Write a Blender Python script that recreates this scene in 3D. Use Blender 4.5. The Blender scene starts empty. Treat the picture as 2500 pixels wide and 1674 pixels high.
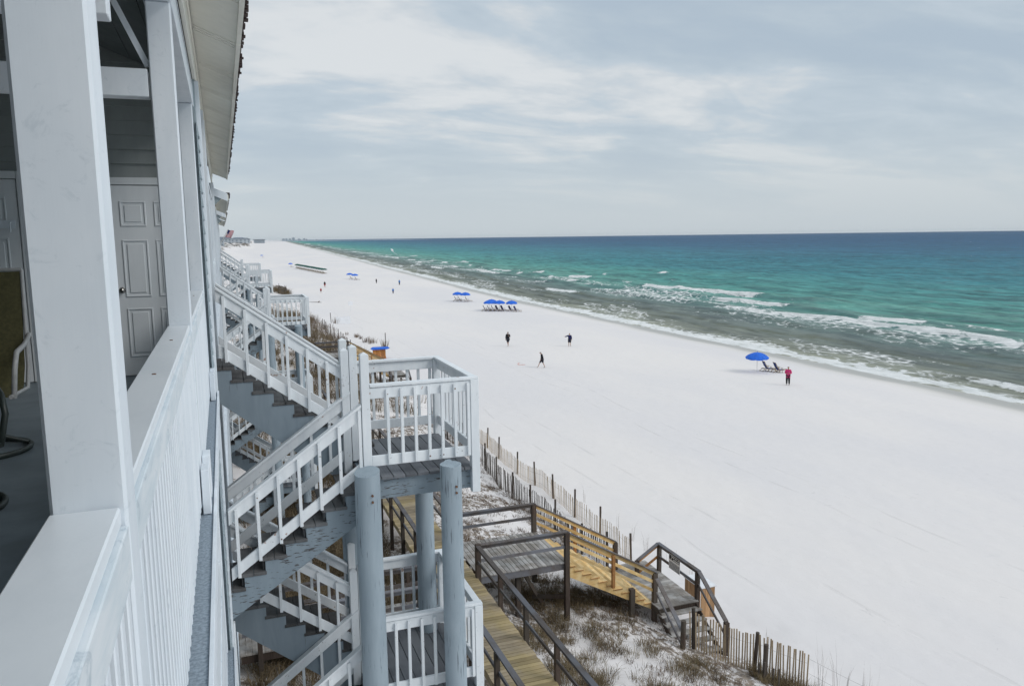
import bpy, bmesh, math, random
import numpy as np
from mathutils import Vector, Matrix, Euler
random.seed(7); RNG = np.random.RandomState(11)
C = bpy.context.scene.collection
SC = bpy.context.scene
R = math.radians
# ------------------------------------------------------------------ camera, world, sun, exposure
cam_d = bpy.data.cameras.new('camera'); cam = bpy.data.objects.new('camera', cam_d); C.objects.link(cam)
cam_d.sensor_width = 36; cam_d.lens = 27.36; cam_d.clip_start = 0.05; cam_d.clip_end = 60000
CR = Vector((0.9377826, -0.34698672, -0.01280647)); CU = Vector((0.05877079, 0.12227024, 0.99075526)); CF = Vector((0.34221307, 0.92986569, -0.13505559))
cam.matrix_world = Matrix(((CR.x, CU.x, -CF.x, 0), (CR.y, CU.y, -CF.y, 0), (CR.z, CU.z, -CF.z, 13.5), (0, 0, 0, 1)))
SC.camera = cam
SC.view_settings.view_transform = 'Standard'; SC.view_settings.look = 'None'
SC.view_settings.exposure = 0.0; SC.view_settings.gamma = 1.0; SC.view_settings.use_curve_mapping = False

SKYOFF = (4.4, 14.3, 0.0)
world = bpy.data.worlds.new('World'); SC.world = world; world.use_nodes = True
SUN_EL, SUN_AZ = 38.0, 134.0          # azimuth measured clockwise from +Y

class NT:
    """small node-tree helper"""
    def __init__(s, tree): s.t = tree; s.t.nodes.clear()
    def n(s, kind, ins=None, **props):
        nd = s.t.nodes.new(kind)
        for k, v in props.items(): setattr(nd, k, v)
        for k, v in (ins or {}).items():
            sock = nd.inputs[k]
            if isinstance(v, bpy.types.NodeSocket): s.t.links.new(v, sock)
            else: sock.default_value = v
        return nd
    def math(s, op, a, b=0.0, clamp=False, c=None):
        d = {0: a, 1: b}
        if c is not None: d[2] = c
        return s.n('ShaderNodeMath', d, operation=op, use_clamp=clamp).outputs[0]
    def vmath(s, op, a, b=(0, 0, 0)):
        return s.n('ShaderNodeVectorMath', {0: a, 1: b}, operation=op).outputs[0]
    def noise(s, vec, scale, detail=4, rough=0.55, dist=0.0):
        return s.n('ShaderNodeTexNoise', {'Vector': vec, 'Scale': scale, 'Detail': detail, 'Roughness': rough, 'Distortion': dist}).outputs[0]
    def mapr(s, v, a, b, c=0.0, d=1.0, smooth=True):
        return s.n('ShaderNodeMapRange', {0: v, 1: a, 2: b, 3: c, 4: d}, interpolation_type='SMOOTHSTEP' if smooth else 'LINEAR').outputs[0]
    def mix(s, f, a, b, blend='MIX'):
        m = s.n('ShaderNodeMix', data_type='RGBA', blend_type=blend)
        for i, v in ((0, f), (6, a), (7, b)):
            if isinstance(v, bpy.types.NodeSocket): s.t.links.new(v, m.inputs[i])
            elif i == 0: m.inputs[0].default_value = v
            else: m.inputs[i].default_value = tuple(v) + (1,) if len(v) == 3 else v
        return m.outputs[2]
    def ramp(s, v, stops, interp='LINEAR'):
        r = s.n('ShaderNodeValToRGB', {0: v}); cr = r.color_ramp; cr.interpolation = interp
        while len(cr.elements) > 1: cr.elements.remove(cr.elements[-1])
        cr.elements[0].position = stops[0][0]; cr.elements[0].color = tuple(stops[0][1]) + (1,)
        for p, c in stops[1:]:
            e = cr.elements.new(p); e.color = tuple(c) + (1,)
        return r.outputs[0]

w = NT(world.node_tree)
sky = w.n('ShaderNodeTexSky', sky_type='NISHITA', sun_disc=False, sun_elevation=R(SUN_EL), sun_rotation=R(SUN_AZ), altitude=10, air_density=1.0, dust_density=1.6, ozone_density=1.0)
tc = w.n('ShaderNodeTexCoord').outputs['Generated']
sx = w.n('ShaderNodeSeparateXYZ', {0: tc})
zc = w.math('MAXIMUM', sx.outputs[2], 0.0)
den = w.math('ADD', zc, 0.17)
pv = w.n('ShaderNodeCombineXYZ', {0: w.math('DIVIDE', sx.outputs[0], den), 1: w.math('DIVIDE', sx.outputs[1], den), 2: 0.0}).outputs[0]
mp = w.n('ShaderNodeMapping', {'Vector': pv, 'Location': SKYOFF, 'Rotation': (0, 0, R(38)), 'Scale': (0.75, 1.25, 1)}).outputs[0]
n1 = w.noise(mp, 0.9, 8, 0.55, 0.35)
n2 = w.noise(w.vmath('ADD', mp, (7.3, 2.1, 0)), 2.9, 6, 0.62, 0.5)
n3 = w.noise(w.vmath('ADD', mp, (1.3, 12.1, 0)), 0.45, 2, 0.5, 0.0)
cl = w.math('ADD', w.math('MULTIPLY', n1, 0.62), w.math('ADD', w.math('MULTIPLY', n2, 0.2), w.math('MULTIPLY', n3, 0.3)))
cl = w.mapr(cl, 0.445, 0.635)
cloud = w.ramp(cl, [(0.0, (4.5, 5.4, 6.3)), (0.35, (5.0, 5.85, 6.6)), (0.62, (5.45, 6.25, 6.95)), (0.85, (6.4, 6.9, 7.3)), (1.0, (7.4, 7.7, 7.9))])
hz = w.mapr(zc, 0.0, 0.16)
cloud = w.mix(hz, (5.85, 6.5, 6.95), cloud)
gain = w.mapr(zc, 0.30, 0.9, 1.0, 1.45)
cloud = w.mix(1.0, cloud, w.n('ShaderNodeCombineXYZ', {0: gain, 1: gain, 2: gain}).outputs[0], 'MULTIPLY')
col = w.mix(0.92, sky.outputs[0], cloud)
bg = w.n('ShaderNodeBackground', {'Color': col, 'Strength': 0.1})
w.t.links.new(bg.outputs[0], w.n('ShaderNodeOutputWorld').inputs[0])

sd = bpy.data.lights.new('sun', 'SUN'); sd.energy = 1.1; sd.angle = R(22); sd.color = (1, 0.975, 0.945)
so = bpy.data.objects.new('sun', sd); C.objects.link(so)
az = R(SUN_AZ); el = R(SUN_EL)
sdir = Vector((math.sin(az) * math.cos(el), math.cos(az) * math.cos(el), math.sin(el)))
so.rotation_euler = sdir.to_track_quat('Z', 'Y').to_euler(); so.location = (30, -30, 60)

# ------------------------------------------------------------------ materials
def pos(nt): return nt.n('ShaderNodeNewGeometry').outputs['Position']
def mapv(nt, v, scale, rot=(0, 0, 0)): return nt.n('ShaderNodeMapping', {'Vector': v, 'Scale': scale, 'Rotation': rot}).outputs[0]
def newmat(name):
    m = bpy.data.materials.new(name); m.use_nodes = True
    return m, NT(m.node_tree)
def finish(nt, col, rough=0.6, bump=None, bs=0.3, bd=0.01, spec=0.5, metal=0.0, alpha=None):
    ins = {'Base Color': col if isinstance(col, bpy.types.NodeSocket) else tuple(col) + (1,), 'Roughness': rough, 'Metallic': metal, 'Specular IOR Level': spec}
    if bump is not None: ins['Normal'] = nt.n('ShaderNodeBump', {'Height': bump, 'Strength': bs, 'Distance': bd}).outputs[0]
    b = nt.n('ShaderNodeBsdfPrincipled', ins)
    nt.t.links.new(b.outputs[0], nt.n('ShaderNodeOutputMaterial').inputs[0])
def paint(name, c1, c2, stretch=(6, 6, 1.2), rough=0.5, crack=None, crack_amt=0.0, crack_scale=(60, 60, 3), smear=0.0, rust=0.0, spec=0.4):
    """old exterior paint over wood: blotches, smears, flaking along the grain, rust spots"""
    m, n = newmat(name); P = pos(n)
    a = n.noise(mapv(n, P, stretch), 1.0, 5, 0.62, 0.4)
    b = n.noise(P, 1.3, 3, 0.5)
    f = n.mapr(n.math('ADD', n.math('MULTIPLY', a, 0.7), n.math('MULTIPLY', b, 0.3)), 0.35, 0.66)
    col = n.mix(f, c1, c2)
    fine = n.noise(mapv(n, P, (crack_scale[0], crack_scale[1], crack_scale[2])), 1.0, 4, 0.6)
    bumpv = n.math('ADD', n.math('MULTIPLY', fine, 0.6), n.math('MULTIPLY', a, 0.4))
    if smear > 0:
        s = n.noise(mapv(n, P, (14, 5, 14), (0.2, 0.3, 0.1)), 1.0, 6, 0.7, 1.2)
        col = n.mix(n.math('MULTIPLY', n.mapr(s, 0.56, 0.70), smear), col, (0.42, 0.50, 0.56))
    if crack:
        blot = n.noise(P, 2.2, 3, 0.55)
        k = n.math('ADD', fine, n.math('MULTIPLY', blot, 0.45))
        k = n.mapr(k, 0.98 - crack_amt, 1.04 - crack_amt)
        col = n.mix(k, col, crack); bumpv = n.math('SUBTRACT', bumpv, n.math('MULTIPLY', k, 0.6))
    if rust > 0:
        r = n.noise(P, 9.0, 2, 0.4); col = n.mix(n.math('MULTIPLY', n.mapr(r, 0.735, 0.78), rust), col, (0.30, 0.12, 0.05))
    finish(n, col, rough, bumpv, 0.15, 0.003, spec)
    return m
def wood(name, c1, c2, c3=None, grain=(3, 3, 40), rough=0.8, dark=(0.03, 0.025, 0.02), dk=0.35, big=0.8):
    m, n = newmat(name); P = pos(n)
    g = n.noise(mapv(n, P, grain), 1.0, 5, 0.65, 0.3)
    b = n.noise(P, big, 4, 0.6)
    rnd = n.n('ShaderNodeObjectInfo').outputs['Random']
    col = n.mix(n.mapr(g, 0.3, 0.7), c1, c2)
    if c3: col = n.mix(n.mapr(b, 0.42, 0.62), col, c3)
    col = n.mix(n.math('MULTIPLY', n.mapr(g, 0.60, 0.78), dk), col, dark)
    v = n.math('ADD', 0.72, n.math('MULTIPLY', rnd, 0.5))
    col = n.mix(1.0, col, n.n('ShaderNodeCombineXYZ', {0: v, 1: v, 2: v}).outputs[0], 'MULTIPLY')
    finish(n, col, rough, g, 0.5, 0.006, 0.25)
    return m
def plain(name, c, rough=0.6, var=0.15, scale=6, spec=0.4, metal=0.0):
    m, n = newmat(name); P = pos(n)
    a = n.noise(P, scale, 4, 0.6)
    v = n.mapr(a, 0.3, 0.7, 1 - var, 1 + var)
    col = n.mix(1.0, c, n.n('ShaderNodeCombineXYZ', {0: v, 1: v, 2: v}).outputs[0], 'MULTIPLY')
    finish(n, col, rough, a, 0.15, 0.003, spec, metal)
    return m
M = {}
M['white'] = paint('white paint', (0.80, 0.85, 0.895), (0.70, 0.76, 0.815), stretch=(3.5, 3.5, 1.0), smear=0.28, rust=0.0, rough=0.42)
M['whitecap'] = paint('white rail paint', (0.82, 0.865, 0.90), (0.75, 0.80, 0.84), stretch=(5, 2, 5), smear=0.0, rough=0.35)
M['smear'] = paint('smeared white paint', (0.78, 0.82, 0.85), (0.62, 0.70, 0.75), stretch=(9, 3, 18), smear=0.75, rough=0.45)
M['stairwhite'] = paint('weathered white stair paint', (0.83, 0.86, 0.88), (0.72, 0.76, 0.79), rust=0.7, crack=(0.42, 0.44, 0.44), crack_amt=0.085, crack_scale=(30, 70, 30), rough=0.55)
M['greypaint'] = paint('blue grey paint', (0.245, 0.30, 0.345), (0.205, 0.255, 0.295), crack=(0.13, 0.15, 0.17), crack_amt=0.08, crack_scale=(50, 50, 2.2), rough=0.6)
M['pillar'] = paint('blue grey pillar paint', (0.35, 0.42, 0.47), (0.29, 0.355, 0.405), crack=(0.12, 0.14, 0.16), crack_amt=0.13, crack_scale=(70, 70, 2.0), rough=0.6)
M['peeling'] = paint('peeling grey paint', (0.25, 0.31, 0.355), (0.21, 0.26, 0.30), crack=(0.07, 0.065, 0.065), crack_amt=0.165, crack_scale=(9, 80, 60), rough=0.7)
M['deck'] = wood('grey deck board', (0.155, 0.165, 0.18), (0.115, 0.12, 0.135), (0.18, 0.19, 0.205), grain=(50, 2.5, 50), dk=0.3)
M['tread'] = wood('worn stair tread', (0.10, 0.098, 0.098), (0.065, 0.06, 0.058), (0.135, 0.14, 0.145), grain=(50, 3, 50), dk=0.5)
M['trail'] = wood('weathered rail wood', (0.155, 0.14, 0.135), (0.10, 0.082, 0.072), (0.17, 0.175, 0.195), grain=(30, 2.5, 30), dk=0.5)
M['tpost'] = wood('weathered post wood', (0.105, 0.08, 0.065), (0.06, 0.042, 0.034), (0.085, 0.072, 0.06), grain=(30, 30, 2), dk=0.5)
M['walk'] = wood('boardwalk plank wood', (0.44, 0.365, 0.26), (0.31, 0.245, 0.165), (0.40, 0.315, 0.17), grain=(2.5, 40, 40), dk=0.5, big=0.9, dark=(0.10, 0.07, 0.04))
M['plat'] = wood('silvered platform wood', (0.32, 0.30, 0.275), (0.20, 0.175, 0.155), (0.40, 0.385, 0.37), grain=(40, 2, 40), dk=0.5, big=2.2)
M['yellow'] = wood('new yellow pine', (0.67, 0.46, 0.21), (0.56, 0.365, 0.145), (0.70, 0.53, 0.28), grain=(3, 30, 30), dk=0.4, big=3.0, dark=(0.30, 0.14, 0.04))
M['yend'] = wood('orange pine end', (0.46, 0.235, 0.09), (0.36, 0.165, 0.06), grain=(20, 20, 5), dk=0.4, dark=(0.15, 0.06, 0.02))
M['slat_dark'] = wood('old fence slat', (0.13, 0.115, 0.10), (0.075, 0.062, 0.055), grain=(30, 30, 3), dk=0.4)
M['slat_light'] = wood('new fence slat', (0.50, 0.395, 0.27), (0.38, 0.285, 0.19), grain=(30, 30, 3), dk=0.3, dark=(0.16, 0.09, 0.05))
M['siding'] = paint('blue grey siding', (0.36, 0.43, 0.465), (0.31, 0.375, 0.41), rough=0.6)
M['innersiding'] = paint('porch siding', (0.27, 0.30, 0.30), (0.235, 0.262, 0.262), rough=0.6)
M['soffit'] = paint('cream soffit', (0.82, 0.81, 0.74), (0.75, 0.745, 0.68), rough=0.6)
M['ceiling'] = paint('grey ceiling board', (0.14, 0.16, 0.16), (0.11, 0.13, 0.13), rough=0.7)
M['shingle'] = plain('dark roof shingle', (0.045, 0.030, 0.028), 0.9, 0.4, 20)
M['floor'] = plain('dark porch floor', (0.115, 0.145, 0.165), 0.45, 0.18, 3)
M['ledge'] = plain('speckled grey ledge', (0.30, 0.36, 0.42), 0.8, 0.25, 60)
M['door'] = paint('door enamel', (0.70, 0.735, 0.76), (0.65, 0.69, 0.715), rough=0.3)
M['framepaint'] = paint('door frame paint', (0.66, 0.70, 0.72), (0.62, 0.66, 0.68), rough=0.4)  # frame paint, a touch darker than the door enamel
M['metal'] = plain('brushed metal', (0.35, 0.34, 0.32), 0.25, 0.1, 30, 0.5, 1.0)
M['rusty'] = plain('rusty metal', (0.16, 0.085, 0.05), 0.7, 0.4, 60)
M['olive'] = plain('olive sling fabric', (0.085, 0.08, 0.035), 0.8, 0.2, 40)
M['darkgreen'] = plain('dark green metal', (0.018, 0.026, 0.024), 0.45, 0.2, 20)
M['whitemetal'] = plain('white chair metal', (0.36, 0.37, 0.37), 0.4, 0.1, 20)
M['tile'] = plain('green mosaic table top', (0.12, 0.15, 0.11), 0.5, 0.5, 30)
M['cushion'] = plain('blue cushion', (0.03, 0.07, 0.22), 0.8, 0.2, 20)
M['glass'] = plain('dark window glass', (0.03, 0.035, 0.04), 0.08, 0.1, 3, 0.6)
M['blue'] = plain('blue umbrella cloth', (0.015, 0.13, 0.62), 0.75, 0.14, 2.5)
M['navy'] = plain('navy sling', (0.022, 0.05, 0.20), 0.8, 0.2, 6)
M['green'] = plain('green umbrella cloth', (0.010, 0.075, 0.060), 0.75, 0.2, 1)
M['chairwood'] = plain('lounger wood', (0.27, 0.19, 0.11), 0.7, 0.3, 12)
M['pole'] = plain('pale pole', (0.62, 0.60, 0.56), 0.5, 0.1, 8)
M['skin'] = plain('skin', (0.42, 0.25, 0.18), 0.6, 0.08, 8)
M['hair_dark'] = plain('dark hair', (0.03, 0.02, 0.016), 0.8, 0.2, 30)
M['hair_grey'] = plain('grey hair', (0.42, 0.41, 0.40), 0.8, 0.2, 30)
M['pink'] = plain('pink jacket', (0.58, 0.035, 0.17), 0.8, 0.15, 6)
M['black'] = plain('black cloth', (0.012, 0.013, 0.016), 0.85, 0.2, 8)
M['charcoal'] = plain('charcoal cloth', (0.035, 0.037, 0.05), 0.85, 0.2, 8)
M['darkblue'] = plain('dark blue cloth', (0.012, 0.014, 0.075), 0.85, 0.2, 8)
M['lightblue'] = plain('light blue cloth', (0.10, 0.26, 0.58), 0.85, 0.15, 8)
M['redcloth'] = plain('red cloth', (0.42, 0.03, 0.03), 0.85, 0.15, 8)
M['whitecloth'] = plain('white cloth', (0.75, 0.76, 0.78), 0.8, 0.08, 8)
M['shoe'] = plain('pale shoe', (0.45, 0.44, 0.42), 0.7, 0.1, 8)
M['signblack'] = plain('sign black', (0.012, 0.012, 0.014), 0.5, 0.1, 8)
M['signgrey'] = plain('sign grey print', (0.20, 0.21, 0.23), 0.5, 0.1, 8)
M['signwhite'] = plain('sign white', (0.75, 0.76, 0.78), 0.4, 0.05, 8)
M['orange'] = wood('orange slats', (0.50, 0.22, 0.07), (0.38, 0.15, 0.045), grain=(9, 9, 2), dk=0.4)
M['boxwood'] = wood('pale orange brown box wood', (0.50, 0.31, 0.17), (0.38, 0.22, 0.11), grain=(9, 9, 2), dk=0.4)
M['hoop'] = plain('orange red plastic', (0.72, 0.20, 0.12), 0.5, 0.1, 8)
M['net'] = plain('white mesh cloth', (0.80, 0.81, 0.83), 0.9, 0.04, 6)
M['town'] = plain('far concrete paled for haze', (0.50, 0.54, 0.58), 0.8, 0.08, 0.02)  # distance haze partly painted in: walls paled toward grey blue
M['townroof'] = plain('far grey roof', (0.19, 0.22, 0.26), 0.8, 0.15, 0.05)
M['townglass'] = plain('far window', (0.20, 0.25, 0.30), 0.3, 0.1, 0.05)
M['drift'] = plain('driftwood', (0.16, 0.13, 0.11), 0.9, 0.3, 8)

def grass_mat(name, cols):
    m, n = newmat(name)
    a = n.n('ShaderNodeAttribute', attribute_name='shade').outputs['Fac']
    finish(n, n.ramp(a, cols), 0.85, spec=0.1); return m
M['grass'] = grass_mat('dry dune grass', [(0, (0.05, 0.04, 0.028)), (0.35, (0.12, 0.09, 0.058)), (0.6, (0.20, 0.155, 0.095)), (0.85, (0.32, 0.25, 0.15)), (1, (0.09, 0.10, 0.045))])
M['weed'] = grass_mat('reddish dry weed', [(0, (0.06, 0.038, 0.03)), (0.5, (0.14, 0.095, 0.068)), (1, (0.27, 0.20, 0.13))])
M['straw'] = grass_mat('pale straw stems', [(0, (0.16, 0.13, 0.09)), (1, (0.34, 0.28, 0.19))])

def flag_mat():
    m, n = newmat('striped flag cloth'); uv = n.n('ShaderNodeTexCoord').outputs['UV']; s = n.n('ShaderNodeSeparateXYZ', {0: uv})
    st = n.math('GREATER_THAN', n.math('FRACT', n.math('MULTIPLY', s.outputs[1], 6.5)), 0.5)
    col = n.mix(st, (0.45, 0.02, 0.04), (0.75, 0.75, 0.78))
    can = n.math('MULTIPLY', n.math('LESS_THAN', s.outputs[0], 0.4), n.math('GREATER_THAN', s.outputs[1], 0.46))
    finish(n, n.mix(can, col, (0.02, 0.03, 0.16)), 0.8); return m
M['flag'] = flag_mat()

# ------------------------------------------------------------------ mesh helpers
class MB:
    def __init__(s): s.v = []; s.f = []; s.sm = []
    def add(s, vs, fs, smooth=False):
        o = len(s.v); s.v += [tuple(p) for p in vs]; s.f += [tuple(i + o for i in f) for f in fs]; s.sm += [smooth] * len(fs)
    def hexa(s, c8):  # bottom 4 ccw, top 4 ccw
        s.add(c8, [(3, 2, 1, 0), (4, 5, 6, 7), (0, 1, 5, 4), (1, 2, 6, 5), (2, 3, 7, 6), (3, 0, 4, 7)])
    def box(s, x0, x1, y0, y1, z0, z1):
        s.hexa([(x0, y0, z0), (x1, y0, z0), (x1, y1, z0), (x0, y1, z0), (x0, y0, z1), (x1, y0, z1), (x1, y1, z1), (x0, y1, z1)])
    def bar(s, a, b, w, h, up=(0, 0, 1), off=(0, 0)):
        """box from a to b, width w across, height h along up"""
        a = Vector(a); b = Vector(b); d = (b - a).normalized(); u = Vector(up); sd_ = d.cross(u).normalized(); u = sd_.cross(d).normalized()
        c = []
        for p in (a, b):
            for sx_, sz_ in ((-1, -1), (1, -1), (1, 1), (-1, 1)):
                c.append(p + sd_ * (sx_ * w / 2 + off[0]) + u * (sz_ * h / 2 + off[1]))
        s.add(c, [(0, 1, 2, 3), (7, 6, 5, 4), (0, 4, 5, 1), (1, 5, 6, 2), (2, 6, 7, 3), (3, 7, 4, 0)])
    def vbar(s, a, b, w, h):
        """sloped board with plumb ends: a,b are centre points, h measured vertically, w across horizontally"""
        a = Vector(a); b = Vector(b); d = Vector((b.x - a.x, b.y - a.y, 0)).normalized(); sd_ = Vector((d.y, -d.x, 0)) * (w / 2); u = Vector((0, 0, h / 2))
        s.hexa([a - sd_ - u, a + sd_ - u, b + sd_ - u, b - sd_ - u, a - sd_ + u, a + sd_ + u, b + sd_ + u, b - sd_ + u])
    def tube(s, pts, r, n=8, cap=True, smooth=True):
        pts = [Vector(p) for p in pts]; rr = r if isinstance(r, (list, tuple)) else [r] * len(pts); vs = []; fs = []
        prev = None
        for i, p in enumerate(pts):
            d = (pts[min(i + 1, len(pts) - 1)] - pts[max(i - 1, 0)]).normalized()
            if prev is None:
                a = Vector((1, 0, 0)) if abs(d.x) < 0.9 else Vector((0, 1, 0)); u = (a - d * a.dot(d)).normalized()
            else: u = (prev - d * prev.dot(d)).normalized()
            prev = u; v = d.cross(u)
            for k in range(n):
                t = 2 * math.pi * k / n; vs.append(p + (u * math.cos(t) + v * math.sin(t)) * rr[i])
        for i in range(len(pts) - 1):
            for k in range(n):
                fs.append((i * n + k, i * n + (k + 1) % n, (i + 1) * n + (k + 1) % n, (i + 1) * n + k))
        s.add(vs, fs, smooth)
        if cap:
            m = (len(pts) - 1) * n
            s.add(vs[:n], [tuple(range(n - 1, -1, -1))]); s.add(vs[m:], [tuple(range(n))])
    def prism(s, poly, axis, a, b):
        """polygon in the plane across axis ('y': points (x,z)), extruded a..b"""
        n = len(poly)
        if axis == 'y': P = lambda p, t: (p[0], t, p[1])
        elif axis == 'x': P = lambda p, t: (t, p[0], p[1])
        else: P = lambda p, t: (p[0], p[1], t)
        vs = [P(p, a) for p in poly] + [P(p, b) for p in poly]
        s.add(vs, [tuple(range(n)), tuple(range(2 * n - 1, n - 1, -1))] + [(i, i + n, (i + 1) % n + n, (i + 1) % n) for i in range(n)])
    def mesh(s, name, origin=(0, 0, 0), bevel=0.0, fix=True):
        me = bpy.data.meshes.new(name); o = Vector(origin)
        me.from_pydata([tuple(Vector(p) - o) for p in s.v], [], s.f)
        me.polygons.foreach_set('use_smooth', s.sm)
        if bevel > 0 or fix:
            bm = bmesh.new(); bm.from_mesh(me)
            bmesh.ops.recalc_face_normals(bm, faces=bm.faces)
            if bevel > 0:
                bmesh.ops.bevel(bm, geom=[e for e in bm.edges], offset=bevel, segments=1, affect='EDGES', profile=0.5)
            bm.to_mesh(me); bm.free()
        me.update(); return me

def wloc(o):
    v = Vector((0, 0, 0))
    while o is not None: v += o.location; o = o.parent
    return v
def link(o, parent=None):
    C.objects.link(o)
    if parent is not None: o.parent = parent
    return o
def tag(o, label=None, cat=None, group=None, kind=None):
    if label: o['label'] = label
    if cat: o['category'] = cat
    if group: o['group'] = group
    if kind: o['kind'] = kind
    return o
def thing(name, loc, label, cat, group=None):
    o = bpy.data.objects.new(name, None); o.empty_display_size = 0.2; link(o); o.location = loc
    return tag(o, label, cat, group)
def build(mb, name, mat, parent=None, bevel=0.0, kind=None, label=None, at=None):
    """world coordinates in mb; the object is linked under parent (an unrotated Empty or part)"""
    base = wloc(parent) if parent is not None else Vector((0, 0, 0))
    org = Vector(at) if at is not None else base
    me = mb.mesh(name, org, bevel); me.materials.append(M[mat] if isinstance(mat, str) else mat)
    o = bpy.data.objects.new(name, me); link(o, parent); o.location = org - base
    if kind: o['kind'] = kind
    if label: o['label'] = label
    return o
def bx(name, mat, parent, x0, x1, y0, y1, z0, z1, bevel=0.0, **k):
    m = MB(); m.box(x0, x1, y0, y1, z0, z1); return build(m, name, mat, parent, bevel, **k)
def piece(name, me, parent, loc, rot=None, scale=None):
    """a piece sharing mesh data; loc in world coordinates"""
    o = bpy.data.objects.new(name, me); link(o, parent); o.location = Vector(loc) - (wloc(parent) if parent is not None else Vector((0, 0, 0)))
    if rot is not None: o.rotation_euler = rot
    if scale is not None: o.scale = scale
    return o
def boxmesh(name, mat, sx_, sy_, sz_, bevel=0.0, origin_bottom=True):
    m = MB(); m.box(-sx_ / 2, sx_ / 2, -sy_ / 2, sy_ / 2, 0 if origin_bottom else -sz_ / 2, sz_ if origin_bottom else sz_ / 2)
    me = m.mesh(name, (0, 0, 0), bevel); me.materials.append(M[mat]); return me
def copy_tree(o, parent=None):
    c = o.copy(); link(c, parent)
    for ch in list(o.children): copy_tree(ch, c)
    return c

# numpy value noise
def _h(ix, iy, seed):
    n = (ix.astype(np.int64) * 374761393 + iy.astype(np.int64) * 668265263 + seed * 1274126177) & 0x7fffffff
    n = ((n ^ (n >> 13)) * 1274126177) & 0x7fffffff
    return ((n ^ (n >> 16)) & 0xffff) / 65535.0
def vn(x, y, seed=0):
    x = np.asarray(x, float); y = np.asarray(y, float)
    ix = np.floor(x); iy = np.floor(y); fx = x - ix; fy = y - iy; fx = fx * fx * (3 - 2 * fx); fy = fy * fy * (3 - 2 * fy)
    a = _h(ix, iy, seed); b = _h(ix + 1, iy, seed); c = _h(ix, iy + 1, seed); d = _h(ix + 1, iy + 1, seed)
    return (a * (1 - fx) + b * fx) * (1 - fy) + (c * (1 - fx) + d * fx) * fy
def fbm(x, y, seed=0, o=4, g=0.5):
    s = 0; a = 1.0; t = 0
    for i in range(o): s = s + a * vn(x * 2 ** i + 17.3 * i, y * 2 ** i - 9.1 * i, seed + i); t += a; a *= g
    return s / t
def sstep(a, b, x): t = np.clip((x - a) / (b - a), 0, 1); return t * t * (3 - 2 * t)

def veer(y):
    y = np.asarray(y, float); return np.where(y > 135, 0.066 * (np.sqrt((y - 135) ** 2 + 900) - 30), 0.0)
def shore(y): return 61.5 + veer(y) + 1.3 * (fbm(y / 16, y * 0 + 3.3, 5, 3) - 0.5) * 2
PX = np.array([-400, -60, -6, 0, 4.5, 7.5, 9.4, 11.7, 13.2, 14.6, 16.5, 20, 48, 55, 61.5, 70, 90, 200, 40000])
PZ = np.array([5, 4.5, 2.9, 2.7, 2.35, 2.05, 1.62, 1.2, 0.72, 0.34, 0.12, 0.0, 0.0, -0.3, -0.8, -1.3, -2.5, -7, -12])
def toe_x(y): return np.interp(y, [600, 1055, 1250, 1380, 1600, 3500], [4, 13, 30, 52, 55, 132]) + 9 * (fbm(np.asarray(y) / 60, np.asarray(y) * 0 + 2.2, 43, 3) - 0.5)
def ground(x, y):
    x = np.asarray(x, float); y = np.asarray(y, float)
    v = veer(y); b = np.clip((x - 12) / (49.0 + v), 0, 1) if True else 0
    u = x - v * b
    z = np.interp(u, PX, PZ)
    dune = 1 - sstep(13, 19, x)
    z = z + dune * ((fbm(x / 2.6, y / 2.6, 21, 4) - 0.5) * 0.75 + (fbm(x / 0.5, y / 0.5, 22, 2) - 0.5) * 0.10)
    beach = sstep(14, 20, x)
    z = z + beach * ((fbm(x / 6, y / 9, 31, 3) - 0.5) * 0.10 + (fbm(x / 0.8, y / 1.1, 33, 2) - 0.5) * 0.035) * (1 - sstep(50, 60, u))
    # far dune ridge
    toe = toe_x(y)
    amp = sstep(700, 900, y) * (1 - sstep(toe - 16, toe + 1, x)) * (1 - sstep(3300, 3700, y))
    z = z + amp * (1.0 + 13.0 * fbm(x / 26, y / 90, 41, 4)) * (0.55 + 0.45 * sstep(900, 1500, y))
    return z
def gz(x, y): return float(ground(np.array([x]), np.array([y]))[0])

def polar(name, azs, rs, zf, attrs=None):
    A, Rr = np.meshgrid(np.radians(azs), rs); x = np.sin(A) * Rr; y = np.cos(A) * Rr; z = zf(x, y)
    nr, na = x.shape; vs = np.stack([x, y, z], -1).reshape(-1, 3)
    i = np.arange(nr * na).reshape(nr, na)
    q = np.stack([i[:-1, :-1], i[:-1, 1:], i[1:, 1:], i[1:, :-1]], -1).reshape(-1, 4)[:, ::-1]
    me = bpy.data.meshes.new(name); me.vertices.add(len(vs)); me.vertices.foreach_set('co', vs.astype(np.float32).ravel())
    me.loops.add(q.size); me.loops.foreach_set('vertex_index', q.astype(np.int32).ravel())
    me.polygons.add(len(q)); me.polygons.foreach_set('loop_start', (np.arange(len(q)) * 4).astype(np.int32)); me.polygons.foreach_set('loop_total', np.full(len(q), 4, np.int32))
    me.polygons.foreach_set('use_smooth', np.ones(len(q), bool)); me.update()
    for k, fn in (attrs or {}).items():
        a = me.attributes.new(k, 'FLOAT', 'POINT'); a.data.foreach_set('value', fn(x, y).astype(np.float32).ravel())
    return me

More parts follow.
